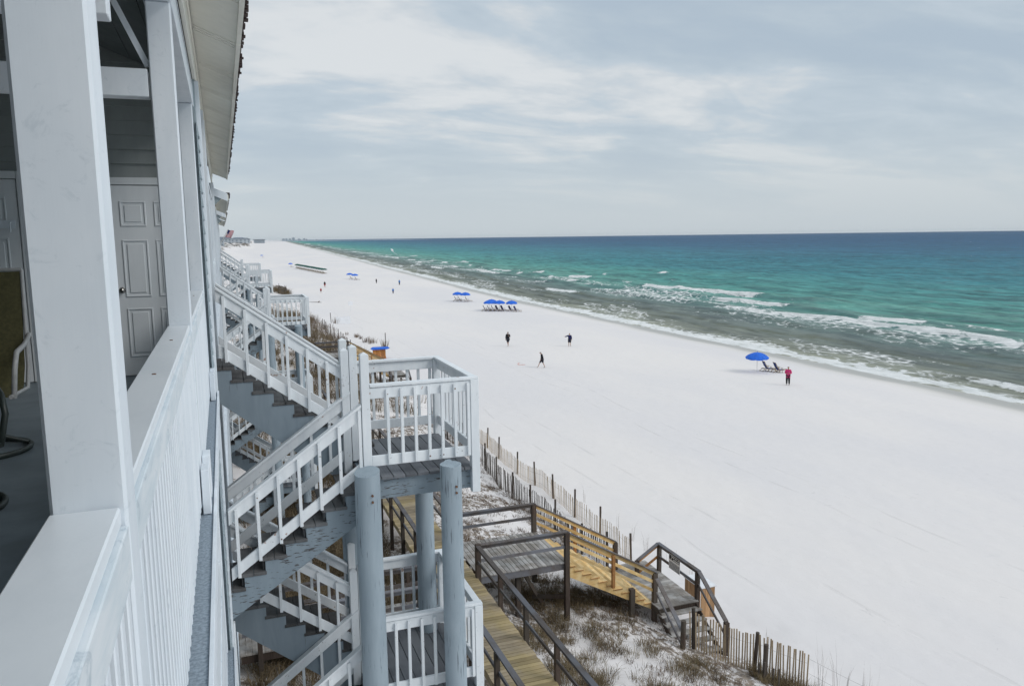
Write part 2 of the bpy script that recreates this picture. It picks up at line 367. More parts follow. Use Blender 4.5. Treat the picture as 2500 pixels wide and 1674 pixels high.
# ------------------------------------------------------------------ ground sheet
def sand_mat():
    m, n = newmat('white quartz sand'); P = pos(n)
    big = n.noise(mapv(n, P, (0.05, 0.02, 0.05)), 1.0, 5, 0.6); mid = n.noise(mapv(n, P, (0.9, 0.5, 0.9)), 1.0, 5, 0.65, 0.6)
    foot = n.n('ShaderNodeTexVoronoi', {'Vector': P, 'Scale': 1.7, 'Randomness': 1.0}, feature='SMOOTH_F1').outputs['Distance']
    fine = n.noise(P, 7.0, 4, 0.6)
    col = n.mix(n.mapr(big, 0.35, 0.65), (0.70, 0.672, 0.668), (0.755, 0.715, 0.69))
    col = n.mix(n.math('MULTIPLY', n.mapr(mid, 0.60, 0.75), 0.25), col, (0.60, 0.60, 0.60))
    wet = n.n('ShaderNodeAttribute', attribute_name='wet').outputs['Fac']
    wn = n.math('ADD', wet, n.math('MULTIPLY', n.math('SUBTRACT', n.noise(mapv(n, P, (0.35, 0.10, 1)), 1.0, 4, 0.6), 0.5), 0.35))
    wm = n.mapr(wn, 0.35, 0.85)
    col = n.mix(n.math('MULTIPLY', n.mapr(wn, 0.05, 0.4), 0.35), col, (0.60, 0.58, 0.53))
    col = n.mix(wm, col, (0.40, 0.385, 0.35))
    spk = n.noise(mapv(n, P, (2.4, 1.3, 2.4)), 1.0, 3, 0.55, 1.0)
    col = n.mix(n.mapr(spk, 0.69, 0.76, 0.0, 0.30), col, (0.42, 0.41, 0.40))
    veg = n.n('ShaderNodeAttribute', attribute_name='veg').outputs['Fac']
    vn_ = n.noise(mapv(n, P, (0.08, 0.03, 0.08)), 1.0, 7, 0.7)
    vm = n.mapr(n.math('ADD', n.math('MULTIPLY', veg, 0.75), n.math('MULTIPLY', n.math('SUBTRACT', vn_, 0.5), 1.6)), 0.60, 0.76)
    col = n.mix(n.math('MULTIPLY', vm, n.mapr(veg, 0.02, 0.2)), col, n.mix(n.mapr(vn_, 0.45, 0.6), (0.085, 0.08, 0.065), (0.15, 0.125, 0.10)))
    lit = n.n('ShaderNodeAttribute', attribute_name='litter').outputs['Fac']
    ln = n.noise(mapv(n, P, (5, 3.2, 5)), 1.0, 7, 0.72, 0.5)
    lm = n.mapr(n.math('ADD', n.math('MULTIPLY', lit, 0.35), ln), 0.78, 0.87)
    col = n.mix(n.math('MULTIPLY', lm, n.mapr(lit, 0.02, 0.2, 0.0, 0.9)), col, n.mix(n.mapr(fine, 0.4, 0.6), (0.10, 0.075, 0.055), (0.26, 0.21, 0.16)))
    # faint wheel tracks running along the beach
    s = n.n('ShaderNodeSeparateXYZ', {0: P}); wob = n.math('MULTIPLY', n.math('SUBTRACT', n.noise(mapv(n, P, (0.0, 0.035, 0)), 1.0, 2, 0.5), 0.5), 5.0)
    xx = n.math('ADD', s.outputs[0], wob); tr = None
    for x0 in (18.6, 21.2, 27.5, 29.4):
        d = n.mapr(n.math('ABSOLUTE', n.math('SUBTRACT', xx, x0)), 0.05, 0.14, 1.0, 0.0); tr = d if tr is None else n.math('MAXIMUM', tr, d)
    brk = n.mapr(n.noise(mapv(n, P, (0.4, 0.25, 1)), 1.0, 3, 0.5), 0.42, 0.6)
    tr = n.math('MULTIPLY', tr, brk)
    col = n.mix(n.math('MULTIPLY', tr, 0.16), col, (0.48, 0.46, 0.44))
    h = n.math('ADD', n.math('MULTIPLY', foot, 0.5), n.math('ADD', n.math('MULTIPLY', fine, 0.18), n.math('ADD', n.math('MULTIPLY', mid, 0.5), n.math('MULTIPLY', tr, -0.35))))
    rough = n.mapr(wm, 0, 1, 0.95, 0.32)
    finish(n, col, rough, h, 0.75, 0.06, 0.25); return m
azs = np.concatenate([np.linspace(-180, -12, 40), np.linspace(-8, 80, 560), np.linspace(84, 180, 24)])
rs = np.concatenate([np.linspace(0.5, 12, 30), np.geomspace(12.3, 130, 420), np.geomspace(131, 700, 170), np.geomspace(705, 25000, 210)])
def f_wet(x, y): u = x - shore(y); return sstep(-7.0, 0.5, u)
def f_veg(x, y):
    toe = toe_x(y); return sstep(650, 850, y) * (1 - sstep(toe - 12, toe + 2, x)) + 0.0 * x
def f_litter(x, y): return (1 - sstep(13.5, 16.5, x)) * sstep(0, 3, y) * (1 - sstep(150, 400, y)) * (0.35 + 0.65 * sstep(0.38, 0.6, fbm(x / 2.2, y / 3.0, 61, 3)))
me = polar('ground', azs, rs, ground, {'wet': f_wet, 'veg': f_veg, 'litter': f_litter}); me.materials.append(sand_mat())
tag(link(bpy.data.objects.new('beach_sand', me)), 'white sand beach and low dunes running along the coast', None, None, 'structure')

# ------------------------------------------------------------------ sea
def sea_mat():
    m, n = newmat('gulf water'); P = pos(n)
    off = n.n('ShaderNodeAttribute', attribute_name='offs').outputs['Fac']; foam = n.n('ShaderNodeAttribute', attribute_name='foam').outputs['Fac']
    wob = n.math('SUBTRACT', n.noise(mapv(n, P, (0.018, 0.006, 1)), 1.0, 4, 0.6), 0.5)
    o2 = n.math('MULTIPLY', off, n.math('ADD', 1.0, n.math('MULTIPLY', wob, 0.9)))
    t = n.math('DIVIDE', n.math('LOGARITHM', n.math('MAXIMUM', o2, 1.0), 10.0), 4.0)
    col = n.ramp(t, [(0.0, (0.34, 0.325, 0.255)), (0.12, (0.24, 0.235, 0.17)), (0.22, (0.175, 0.18, 0.135)), (0.30, (0.125, 0.145, 0.12)), (0.345, (0.115, 0.165, 0.14)), (0.385, (0.12, 0.235, 0.19)), (0.425, (0.10, 0.28, 0.22)), (0.475, (0.06, 0.25, 0.215)), (0.53, (0.032, 0.185, 0.20)), (0.60, (0.024, 0.145, 0.19)), (0.66, (0.018, 0.095, 0.165)), (0.74, (0.015, 0.068, 0.145)), (1.0, (0.014, 0.060, 0.135))])
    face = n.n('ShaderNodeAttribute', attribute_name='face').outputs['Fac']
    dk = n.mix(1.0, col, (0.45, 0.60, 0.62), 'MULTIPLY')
    col = n.mix(n.math('MULTIPLY', face, 0.8), col, n.mix(n.mapr(off, 14, 34), (0.085, 0.085, 0.042), dk))  # wave-front shade and olive tint put into the colour by slope
    st = n.noise(mapv(n, P, (0.16, 0.055, 1), (0, 0, R(8))), 1.0, 6, 0.68, 0.4)
    st2 = n.noise(mapv(n, P, (0.030, 0.009, 1), (0, 0, R(-6))), 1.0, 5, 0.7, 0.3)
    st3 = n.noise(mapv(n, P, (0.55, 0.13, 1), (0, 0, R(5))), 1.0, 4, 0.6, 0.5)
    v = n.math('ADD', n.math('ADD', n.mapr(st, 0.3, 0.7, 0.70, 1.28), n.mapr(st3, 0.35, 0.65, -0.20, 0.20)), n.mapr(st2, 0.3, 0.7, -0.14, 0.14))  # light and dark of the waves painted into the colour as streaks
    col = n.mix(1.0, col, n.n('ShaderNodeCombineXYZ', {0: v, 1: v, 2: v}).outputs[0], 'MULTIPLY')
    f1 = n.noise(mapv(n, P, (0.9, 0.40, 1)), 1.0, 7, 0.72, 0.8); f2 = n.n('ShaderNodeTexVoronoi', {'Vector': mapv(n, P, (0.8, 0.45, 1)), 'Scale': 1.0}, feature='DISTANCE_TO_EDGE').outputs['Distance']
    lace = n.math('ADD', n.math('MULTIPLY', n.math('SUBTRACT', f1, 0.5), 1.7), n.mapr(f2, 0.0, 0.22, 0.16, -0.10))
    fm = n.mapr(n.math('ADD', foam, n.math('MULTIPLY', lace, 1.15)), 0.42, 0.82)
    fm = n.math('MULTIPLY', fm, n.mapr(foam, 0.03, 0.25))
    # small far whitecaps
    wc = n.noise(mapv(n, P, (0.10, 0.035, 1)), 1.0, 3, 0.6, 0.6)
    wcm = n.math('MULTIPLY', n.mapr(wc, 0.735, 0.765), n.mapr(off, 60, 110))
    fm = n.math('MAXIMUM', fm, n.math('MULTIPLY', wcm, 0.8))
    col = n.mix(fm, col, n.mix(n.mapr(f1, 0.3, 0.7), (0.60, 0.62, 0.61), (0.82, 0.82, 0.81)))
    b1 = n.noise(mapv(n, P, (0.85, 0.42, 1)), 1.0, 6, 0.62, 0.3); b2 = n.noise(mapv(n, P, (0.12, 0.05, 1)), 1.0, 4, 0.6, 0.3)
    h = n.math('ADD', n.math('MULTIPLY', b1, 0.35), n.math('MULTIPLY', b2, 1.6))
    nrm = n.n('ShaderNodeBump', {'Height': h, 'Strength': 0.9, 'Distance': 0.8}).outputs[0]
    dif = n.n('ShaderNodeBsdfDiffuse', {'Color': col, 'Roughness': 0.3, 'Normal': nrm})
    glo = n.n('ShaderNodeBsdfGlossy', {'Color': (0.80, 0.92, 1, 1), 'Roughness': 0.22, 'Normal': nrm})
    fr = n.n('ShaderNodeFresnel', {'IOR': 1.33, 'Normal': nrm}).outputs[0]
    k = n.math('MULTIPLY', n.math('MINIMUM', n.math('MULTIPLY', fr, 0.7), 0.16), n.math('SUBTRACT', 1.0, fm))
    mx = n.n('ShaderNodeMixShader', {0: k, 1: dif.outputs[0], 2: glo.outputs[0]})
    n.t.links.new(mx.outputs[0], n.n('ShaderNodeOutputMaterial').inputs[0]); return m
def crest(x, y):
    """breaker lines: returns (height, foam) from distance offshore"""
    s = x - shore(y); t = y
    wv = 2.6 * (fbm(t / 34, s / 60, 71, 3) - 0.5) * 2
    h = 0 * s; f = 0 * s
    for s0, wd, amp, seed, ln, thr in ((7.5, 1.7, 0.36, 81, 16, 0.70), (14.5, 2.2, 0.50, 82, 22, 0.68), (22, 2.4, 0.50, 83, 24, 0.60), (30, 2.6, 0.62, 84, 26, 0.55), (39, 2.8, 0.7, 85, 24, 0.55), (50, 3.2, 0.7, 86, 22, 0.61), (68, 3.4, 0.5, 87, 20, 0.73), (90, 4.0, 0.4, 88, 20, 0.80)):
        c = s0 + wv * 1.5 + 5 * (fbm(t / (ln * 1.7), t * 0 + seed, seed, 3) - 0.5) * 2
        on = fbm(t / ln, t * 0 + 0.5 * seed, seed + 20, 3)
        d = (s - c) / wd
        prof = np.where(d < 0, np.exp(-(d / 0.45) ** 2), np.exp(-(d / 1.5) ** 2))
        h = h + amp * prof * (0.45 + 0.9 * on)
        br = sstep(thr - 0.03, thr + 0.10, on)
        f = np.maximum(f, br * (np.exp(-((d + 0.25) / 0.42) ** 2) * 0.72 + np.where(d < 0, np.exp(-(-d / 3.6)), 0) * 0.46 * (d < 0)))
    f = f * np.clip(0.35 + 1.3 * fbm(x / 1.5, y / 4.0, 131, 3), 0, 1.15)
    return h, f
def sea_z(x, y):
    s = x - shore(y); r = np.hypot(x, y); fade = 1 - sstep(450, 800, r)
    h, f = crest(x, y)
    rg = 1 - np.abs(2 * fbm(x / 8.5 + y / 70, y / 24, 141, 3, 0.45) - 1) * 1.6; rg2 = 1 - np.abs(2 * fbm(x / 4.0 - y / 40, y / 11, 151, 3, 0.5) - 1) * 1.6
    ch = (np.clip(rg, 0, 1) ** 3 - 0.3) * 0.42 * sstep(10, 40, s) + (np.clip(rg2, 0, 1) ** 2 - 0.3) * 0.16 + (fbm(x / 2.6 + y / 14, y / 6.5, 91, 4) - 0.5) * 0.42 + (fbm(x / 9, y / 24, 95, 3) - 0.5) * 0.5
    return -0.80 + (h * sstep(1, 6, s) + ch * sstep(0, 14, s) + 0.04 * sstep(-2, 4, s)) * fade - 0.35 * sstep(-2, -6, s)
def sea_face_shade(x, y):  # slope mask for the painted wave-front shade
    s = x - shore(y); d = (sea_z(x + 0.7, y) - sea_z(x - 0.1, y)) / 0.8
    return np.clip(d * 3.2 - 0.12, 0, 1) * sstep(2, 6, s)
def sea_foam(x, y):
    s = x - shore(y); h, f = crest(x, y); r = np.hypot(x, y)
    edge = np.exp(-((s - 1.3) / (1.5 + 2.6 * sstep(0.35, 0.7, fbm(y / 14, y * 0 + 1.7, 101, 3)))) ** 2) * 0.95
    sw = 0.52 * sstep(0.42, 0.60, fbm(x / 5, y / 14, 103, 4)) * np.exp(-((s - 9) / 9.0) ** 2)
    zone = np.exp(-((s - 33) / 15) ** 2) * sstep(0.42, 0.58, fbm(x / 8 + y / 60, y / 22, 105, 4)) * 0.60
    return np.clip(np.maximum(np.maximum(edge, sw), np.maximum(f * sstep(2, 6, s), zone)), 0, 1)
saz = np.concatenate([np.linspace(-2, 76, 480), np.linspace(78, 180, 40)])
srs = np.concatenate([np.linspace(20, 46, 8), np.geomspace(48, 520, 860), np.geomspace(524, 1200, 90), np.geomspace(1210, 25000, 66)])
me = polar('sea', saz, srs, sea_z, {'foam': sea_foam, 'face': sea_face_shade, 'offs': lambda x, y: np.maximum(x - shore(y), 0.0)}); me.materials.append(sea_mat())
tag(link(bpy.data.objects.new('sea', me)), 'green to deep blue gulf water with breaking surf', None, None, 'structure')

# ------------------------------------------------------------------ the house the photograph is taken from, and its neighbours
FL = 12.05                                   # upper porch floor
def baluster_row(parent, x, y0, y1, z0, z1, pitch, single, mat='white', w=0.038):
    n = int((y1 - y0) / pitch)
    if single:
        me = boxmesh('baluster', mat, w, w, z1 - z0, 0.003)
        for i in range(n + 1): piece('baluster', me, parent, (x, y0 + i * pitch, z0))
    else:
        m = MB()
        for i in range(n + 1): y = y0 + i * pitch; m.box(x - w / 2, x + w / 2, y - w / 2, y + w / 2, z0, z1)
        build(m, 'baluster', mat, parent, kind='stuff')
def railing_y(parent, y0, y1, zf, single=False, dz=0.0):
    """porch railing along the coast: wide cap, face boards, balusters"""
    r = bx('railing', 'whitecap', parent, -0.352, -0.2235, y0, y1, zf + 0.882, zf + 0.920, 0.004 if single else 0)
    bx('face_board', 'smear', r, -0.250, -0.2115, y0, y1, zf + 0.765, zf + 0.880, 0.003 if single else 0)
    bx('bottom_board', 'white', r, -0.278, -0.253, y0, y1, zf - 0.06, zf + 0.07)
    baluster_row(r, -0.2325, y0 + 0.06, y1 - 0.05, zf - 0.19, zf + 0.762, 0.098 if single else 0.13, single)
    return r
def porch_post(parent, y, z0, z1, detail=False):
    p = bx('porch_post', 'white', parent, -0.350, -0.2105, y, y + 0.14, z0, z1, 0.007)
    return p

house = thing('beach_house', (-1.0, 9.0, 2.6), 'white and blue grey three storey beach house whose porch posts fill the left edge', 'building', 'beach houses in a row along the dune')
# floors and ledges
for k, zf in enumerate((FL, FL - 3.08, FL - 6.16)):
    bx('porch_floor', 'floor', house, -3.3, -0.255, -2.5, 9.28, zf - 0.28, zf - (0.0 if k == 0 else 0.002))
    bx('ledge', 'ledge', house, -0.252, -0.150, -2.5, 9.30, zf - 0.36, zf - 0.25)
    bx('ledge_trim', 'white', house, -0.148, -0.128, -2.5, 9.30, zf - 0.40, zf - 0.235, 0.002)
POSTS = (-1.9, 1.70, 5.34, 9.06)
for y in POSTS:
    p = porch_post(house, y, FL - 0.19, 14.93)
    for dy in (-0.28, 0.06):
        bx('base_block', 'white', p, -0.2085 + (0.002 if dy > 0 else 0.001), -0.158, y + dy, y + dy + 0.17, FL - 0.245, FL + 0.04, 0.004)
for a, b in zip(POSTS[:-1], POSTS[1:]):
    r = railing_y(house, a + 0.142, b - 0.002, FL, single=True)
    for y in np.arange(a + 0.55, b, 1.15):
        m = MB(); m.tube([(-0.287, y, FL + 0.9195), (-0.287, y, FL + 0.923)], 0.0085, 10); build(m, 'screw', 'rusty', r)
for k in (1, 2):
    zf = FL - 3.08 * k
    for y in POSTS: porch_post(house, y, zf - 0.19, zf + 2.68)
    for a, b in zip(POSTS[:-1], POSTS[1:]): railing_y(house, a + 0.142, b - 0.002, zf)
    bx('header_beam', 'white', house, -0.365, -0.225, -2.5, 9.28, zf + 2.682, zf + 2.715)
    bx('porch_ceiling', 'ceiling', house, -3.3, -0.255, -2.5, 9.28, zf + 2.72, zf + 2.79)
# header above the posts, cross beams and ceiling
bx('header_beam', 'white', house, -0.360, -0.200, -2.5, 9.6, 14.932, 15.22, 0.004)
bx('frieze_board', 'soffit', house, -0.198, -0.165, -2.5, 27.0, 15.25, 15.60, 0.003)
bx('frieze_board', 'soffit', house, -0.163, -0.150, -2.5, 27.0, 15.50, 15.59)
for y in (1.62, 3.48, 5.34):
    bx('cross_beam', 'white', house, -3.3, -0.362, y + 0.01, y + 0.13, 14.37, 14.535, 0.004)
    m = MB(); m.bar((-0.36, y + 0.07, 14.56), (-0.60, y + 0.07, 15.1), 0.035, 0.035); build(m, 'brace', 'white', house)
# sloping porch ceiling, boards running along the house
for i in range(11):
    x1 = -0.20 - i * 0.29; x0 = x1 - 0.284
    za = 15.15 + i * 0.115; zb = 15.15 + (i + 1) * 0.115
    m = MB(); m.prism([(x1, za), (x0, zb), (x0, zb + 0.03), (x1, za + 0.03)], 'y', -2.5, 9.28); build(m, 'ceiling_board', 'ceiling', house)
# end wall of the porch (faces the camera) of lap siding, closets' doors in it
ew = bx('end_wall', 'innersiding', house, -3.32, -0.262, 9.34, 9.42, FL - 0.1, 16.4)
z = FL + 2.12
me = MB(); me.prism([(0, 0), (-0.040, 0), (-0.010, 0.148), (0, 0.148)], 'x', -3.05, 0.0)
v = MB(); v.v = [(p[0], p[1], p[2]) for p in me.v]; v.f = me.f; v.sm = me.sm
sm = v.mesh('siding_board'); sm.materials.append(M['innersiding'])
k = 0
while z < 16.2:
    piece('siding_board', sm, ew, (-0.265, 9.338, z)); z += 0.148; k += 1
def panel_door(parent, x0, x1, y, zb, zt, knob_left=True):
    d = bx('door', 'door', parent, x0, x1, y - 0.040, y, zb, zt, 0.003)
    bx('door_frame', 'framepaint', d, x0 - 0.085, x0 - 0.008, y - 0.052, y - 0.001, zb, zt + 0.085, 0.003)
    bx('door_frame', 'framepaint', d, x1 + 0.008, x1 + 0.085, y - 0.052, y - 0.001, zb, zt + 0.085, 0.003)
    bx('door_frame', 'framepaint', d, x0 - 0.0055, x1 + 0.0055, y - 0.050, y - 0.001, zt + 0.008, zt + 0.085, 0.003)
    W = x1 - x0; H = zt - zb
    for (u0, u1) in ((0.13, 0.45), (0.55, 0.87)):
        for (v0, v1) in ((0.10, 0.36), (0.42, 0.72), (0.79, 0.92)):
            a0, a1, c0, c1 = x0 + u0 * W, x0 + u1 * W, zb + v0 * H, zb + v1 * H
            m = MB()          # raised moulding ring and raised centre field
            for q in ((a0, a1, c0, c0 + 0.018), (a0, a1, c1 - 0.018, c1), (a0, a0 + 0.018, c0 + 0.0185, c1 - 0.0185), (a1 - 0.018, a1, c0 + 0.0185, c1 - 0.0185)):
                m.box(q[0], q[1], y - 0.051, y - 0.0405, q[2], q[3])
            m.box(a0 + 0.045, a1 - 0.045, y - 0.050, y - 0.0405, c0 + 0.045, c1 - 0.045)
            build(m, 'door_panel', 'door', d, 0.004)
    kx = x0 + 0.07 if knob_left else x1 - 0.07
    m = MB(); zz = zb + 0.93
    m.tube([(kx, y - 0.0405, zz), (kx, y - 0.047, zz)], 0.032, 16)
    m.tube([(kx, y - 0.047, zz), (kx, y - 0.072, zz), (kx, y - 0.078, zz), (kx, y - 0.095, zz), (kx, y - 0.108, zz), (kx, y - 0.113, zz)], [0.012, 0.012, 0.024, 0.030, 0.024, 0.008], 16)
    build(m, 'knob', 'metal', d)
    return d
panel_door(house, -1.10, -0.31, 9.335, FL + 0.005, FL + 2.04)
d2 = panel_door(house, -2.72, -1.93, 9.335, FL + 0.005, FL + 2.09)
m = MB(); m.box(-2.30, -1.96, 9.27, 9.281, FL + 1.60, FL + 1.68)
for hx in (-2.25, -2.12, -2.0):
    m.tube([(hx, 9.27, FL + 1.66), (hx, 9.235, FL + 1.655), (hx, 9.225, FL + 1.62), (hx, 9.24, FL + 1.585), (hx, 9.225, FL + 1.56)], 0.006, 6)
build(m, 'coat_rack', 'white', d2)
# back wall of the porch with a window band and a sill
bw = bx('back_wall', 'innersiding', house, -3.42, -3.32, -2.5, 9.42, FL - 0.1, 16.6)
for y0 in (0.4, 4.2):
    f = bx('window', 'glass', house, -3.318, -3.30, y0, y0 + 2.6, FL + 0.15, FL + 2.1)
    for q in ((y0 - 0.06, y0 - 0.002), (y0 + 1.27, y0 + 1.33), (y0 + 2.602, y0 + 2.66)):
        bx('frame', 'framepaint', f, -3.298, -3.27, q[0], q[1], FL + 0.1, FL + 2.15)
bx('near_end_wall', 'innersiding', house, -3.3, -0.40, -2.62, -2.52, FL - 0.1, 16.4)
# narrow outer wall with lap siding and corner trims, full height
ow = bx('outer_wall', 'siding', house, -3.3, -0.182, 9.43, 9.50, 2.3, 15.24)
def side_strip(parent, y0, y1, z0, z1, x=-0.185):
    m = MB(); m.prism([(0, 0), (0.024, 0), (0.007, 0.147), (0, 0.147)], 'y', 0, y1 - y0)
    sm2 = m.mesh('siding_board'); sm2.materials.append(M['siding']); z = z0
    while z < z1 - 0.15: piece('siding_board', sm2, parent, (x, y0, z)); z += 0.149
bx('trim_board', 'siding', house, -0.262, -0.186, 9.285, 9.43, 2.3, 14.93)
side_strip(ow, 9.23, 9.50, 2.4, 14.8)
bx('corner_trim', 'white', house, -0.186, -0.140, 9.505, 9.60, 2.3, 15.24, 0.003)
bx('corner_trim', 'soffit', house, -0.240, -0.150, 9.605, 9.66, 2.3, 15.0, 0.003)
# downpipe-like rusty nailer strip at the lower corner
m = MB(); m.box(-0.138, -0.118, 9.52, 9.60, 3.0, 8.9); ns = build(m, 'nailer_strip', 'stairwhite', house)
mm = MB(); mm.tube([(-0.1175, 0, 0), (-0.1150, 0, 0)], 0.012, 8); nm = mm.mesh('nail'); nm.materials.append(M['rusty'])
for i in range(26): piece('nail', nm, ns, (0, 9.56, 3.2 + i * 0.215))

# ---- eaves: soffit panels, fascia, drip edge, ragged shingle edge
def eave(parent, y0, y1, dz=0.0, x_out=0.292, panels=True, x_in=-0.150):
    zi, zo = 15.605 + dz, 15.43 + dz
    step = 0.405; n = int((y1 - y0) / step)
    sl = (zo - zi) / (x_out - x_in)
    P_ = lambda x: zi + (x - x_in) * sl
    me_ = MB(); g = 0.034
    # a panel: a flat field and three narrow ribs with open grooves between them
    W = 4 * step; zr = P_(x_out - 0.045) - zi
    def strip(a, b):
        me_.hexa([(x_in, a, 0), (x_out - 0.045, a, zr), (x_out - 0.045, b, zr), (x_in, b, 0), (x_in, a, 0.03), (x_out - 0.045, a, zr + 0.03), (x_out - 0.045, b, zr + 0.03), (x_in, b, 0.03)])
    q = W - 0.285; strip(0, q)
    for _ in range(3): strip(q + 0.024, q + 0.095); q += 0.095
    pm = me_.mesh('soffit_panel'); pm.materials.append(M['soffit'])
    y = y0
    while y < y1 - 0.2:
        sc = min(1.0, (y1 - y) / W)
        piece('soffit_panel', pm, parent, (0, y, zi), None, (1, sc, 1)); y += W
    y = y0
    while y < y1:
        e = min(y + 3.05, y1)
        m = MB(); m.box(x_out - 0.044, x_out, y, e - 0.006, P_(x_out) - 0.012, P_(x_out) + 0.17); build(m, 'fascia_board', 'soffit', parent, 0.002)
        y = e
    # roof slab up to the ridge and the shingle edge
    m = MB(); m.prism([(x_out + 0.004, zo + 0.165), (x_out + 0.004, zo + 0.185), (-5.5, zo + 2.585), (-5.5, zo + 2.55)], 'y', y0, y1); rf = build(m, 'roof', 'shingle', parent)
    rr = random.Random(int(y0 * 10) + 3); m = MB(); y = y0
    while y < y1:
        wd = rr.uniform(0.10, 0.20); o = rr.uniform(0.040, 0.062); t = rr.uniform(0.02, 0.045)
        m.box(x_out - 0.10, x_out + o, y, y + wd - 0.004, zo + 0.190, zo + 0.190 + t)
        if rr.random() < 0.6: m.box(x_out - 0.05, x_out + o + 0.014, y + 0.02, y + wd * 0.6, zo + 0.17, zo + 0.188)
        y += wd
    s = build(m, 'shingle', 'shingle', rf, kind='stuff')
eave(house, -2.5, 26.9)
m = MB(); m.prism([(-5.5, 15.6), (-5.5, 17.9), (0.22, 15.6)], 'y', -2.62, -2.56); build(m, 'gable_wall', 'siding', house)

def facade(parent, y0, y1, zf_list, dz=0.0, first_post=0.0, pitch=3.3, open_spans=()):
    """the coast side of a house seen at a grazing angle: posts, rails, floors, walls between"""
    n = max(1, round((y1 - y0) / pitch)); ys = [y0 + (y1 - y0 - 0.15) * i / n for i in range(n + 1)]
    for zf in zf_list:
        bx('porch_floor', 'floor', parent, -3.3, -0.255, y0, y1, zf - 0.28, zf)
        bx('ledge', 'white', parent, -0.252, -0.150, y0, y1, zf - 0.38, zf - 0.22)
        for y in ys: porch_post(parent, y, zf + 0.001, zf + 2.68)
        for a, b in zip(ys[:-1], ys[1:]):
            railing_y(parent, a + 0.142, b - 0.002, zf)
        bx('header_beam', 'white', parent, -0.360, -0.200, y0, y1, zf + 2.682, zf + 2.79)
        bx('back_wall', 'innersiding', parent, -3.42, -3.32, y0, y1, zf + 0.001, zf + 2.6)
def siding_pier(parent, y0, y1, z0, z1):
    p = bx('outer_wall', 'siding', parent, -3.3, -0.182, y0 + 0.1, y1 - 0.1, z0, z1)
    side_strip(p, y0 + 0.1, y1 - 0.1, z0, z1)
    bx('corner_trim', 'white', parent, -0.22, -0.135, y0, y0 + 0.095, z0, z1)
    bx('corner_trim', 'white', parent, -0.22, -0.135, y1 - 0.095, y1, z0, z1)
siding_pier(house, 11.55, 12.6, 2.3, 15.24)
facade(house, 12.7, 25.6, (FL, FL - 3.08, FL - 6.16))
siding_pier(house, 25.7, 26.9, 2.3, 15.24)
bx('stairwell_wall', 'innersiding', house, -3.42, -3.32, 9.6, 11.5, 2.3, 15.24)
for zf in (FL, FL - 3.08, FL - 6.16): bx('stairwell_floor', 'deck', house, -3.3, -0.60, 9.66, 11.5, zf - 0.15, zf)
def neighbour(y0, y1, dz, label, stair_y=None):
    b = thing('beach_house', (-1.0, (y0 + y1) / 2, 2.6), label, 'building', 'beach houses in a row along the dune')
    fl = FL + dz; zs = (fl, fl - 3.08, fl - 6.16)
    top = 15.24 + dz
    siding_pier(b, y0 + 0.3, y0 + 1.3, 2.3, top)
    if stair_y:
        facade(b, y0 + 1.4, stair_y - 0.6, zs, dz); siding_pier(b, stair_y - 0.55, stair_y - 0.1, 2.3, top)
        bx('stairwell_wall', 'innersiding', b, -3.42, -3.32, stair_y, stair_y + 2, 2.3, top)
        siding_pier(b, stair_y + 2.0, stair_y + 2.8, 2.3, top); facade(b, stair_y + 2.9, y1 - 1.4, zs, dz)
    else: facade(b, y0 + 1.4, y1 - 1.4, zs, dz)
    siding_pier(b, y1 - 1.3, y1 - 0.3, 2.3, top)
    bx('frieze_board', 'soffit', b, -0.198, -0.165, y0, y1, 15.25 + dz, 15.60 + dz)
    eave(b, y0, y1, dz)
    m = MB(); zo = 15.43 + dz     # white rake board on the end gable
    m.prism([(0.26, zo - 0.05), (0.26, zo + 0.20), (-5.5, zo + 2.6), (-5.5, zo + 2.35)], 'y', y0 - 0.05, y0 - 0.005); build(m, 'rake_board', 'white', b)
    m = MB(); m.prism([(-5.5, 15.2 + dz), (-5.5, 17.9 + dz), (0.16, 15.55 + dz), (-0.2, 15.2 + dz)], 'y', y0, y0 + 0.05); build(m, 'gable_wall', 'siding', b)
    return b
neighbour(27.3, 42.0, -0.62, 'second house in the row with white rake board and cream soffit', 30.7)
neighbour(42.4, 50.6, -0.75, 'third house along, its eave just below the second roof', None)
neighbour(51.0, 72.0, -0.75, 'farthest house of the row with a striped flag on it', 53.8)

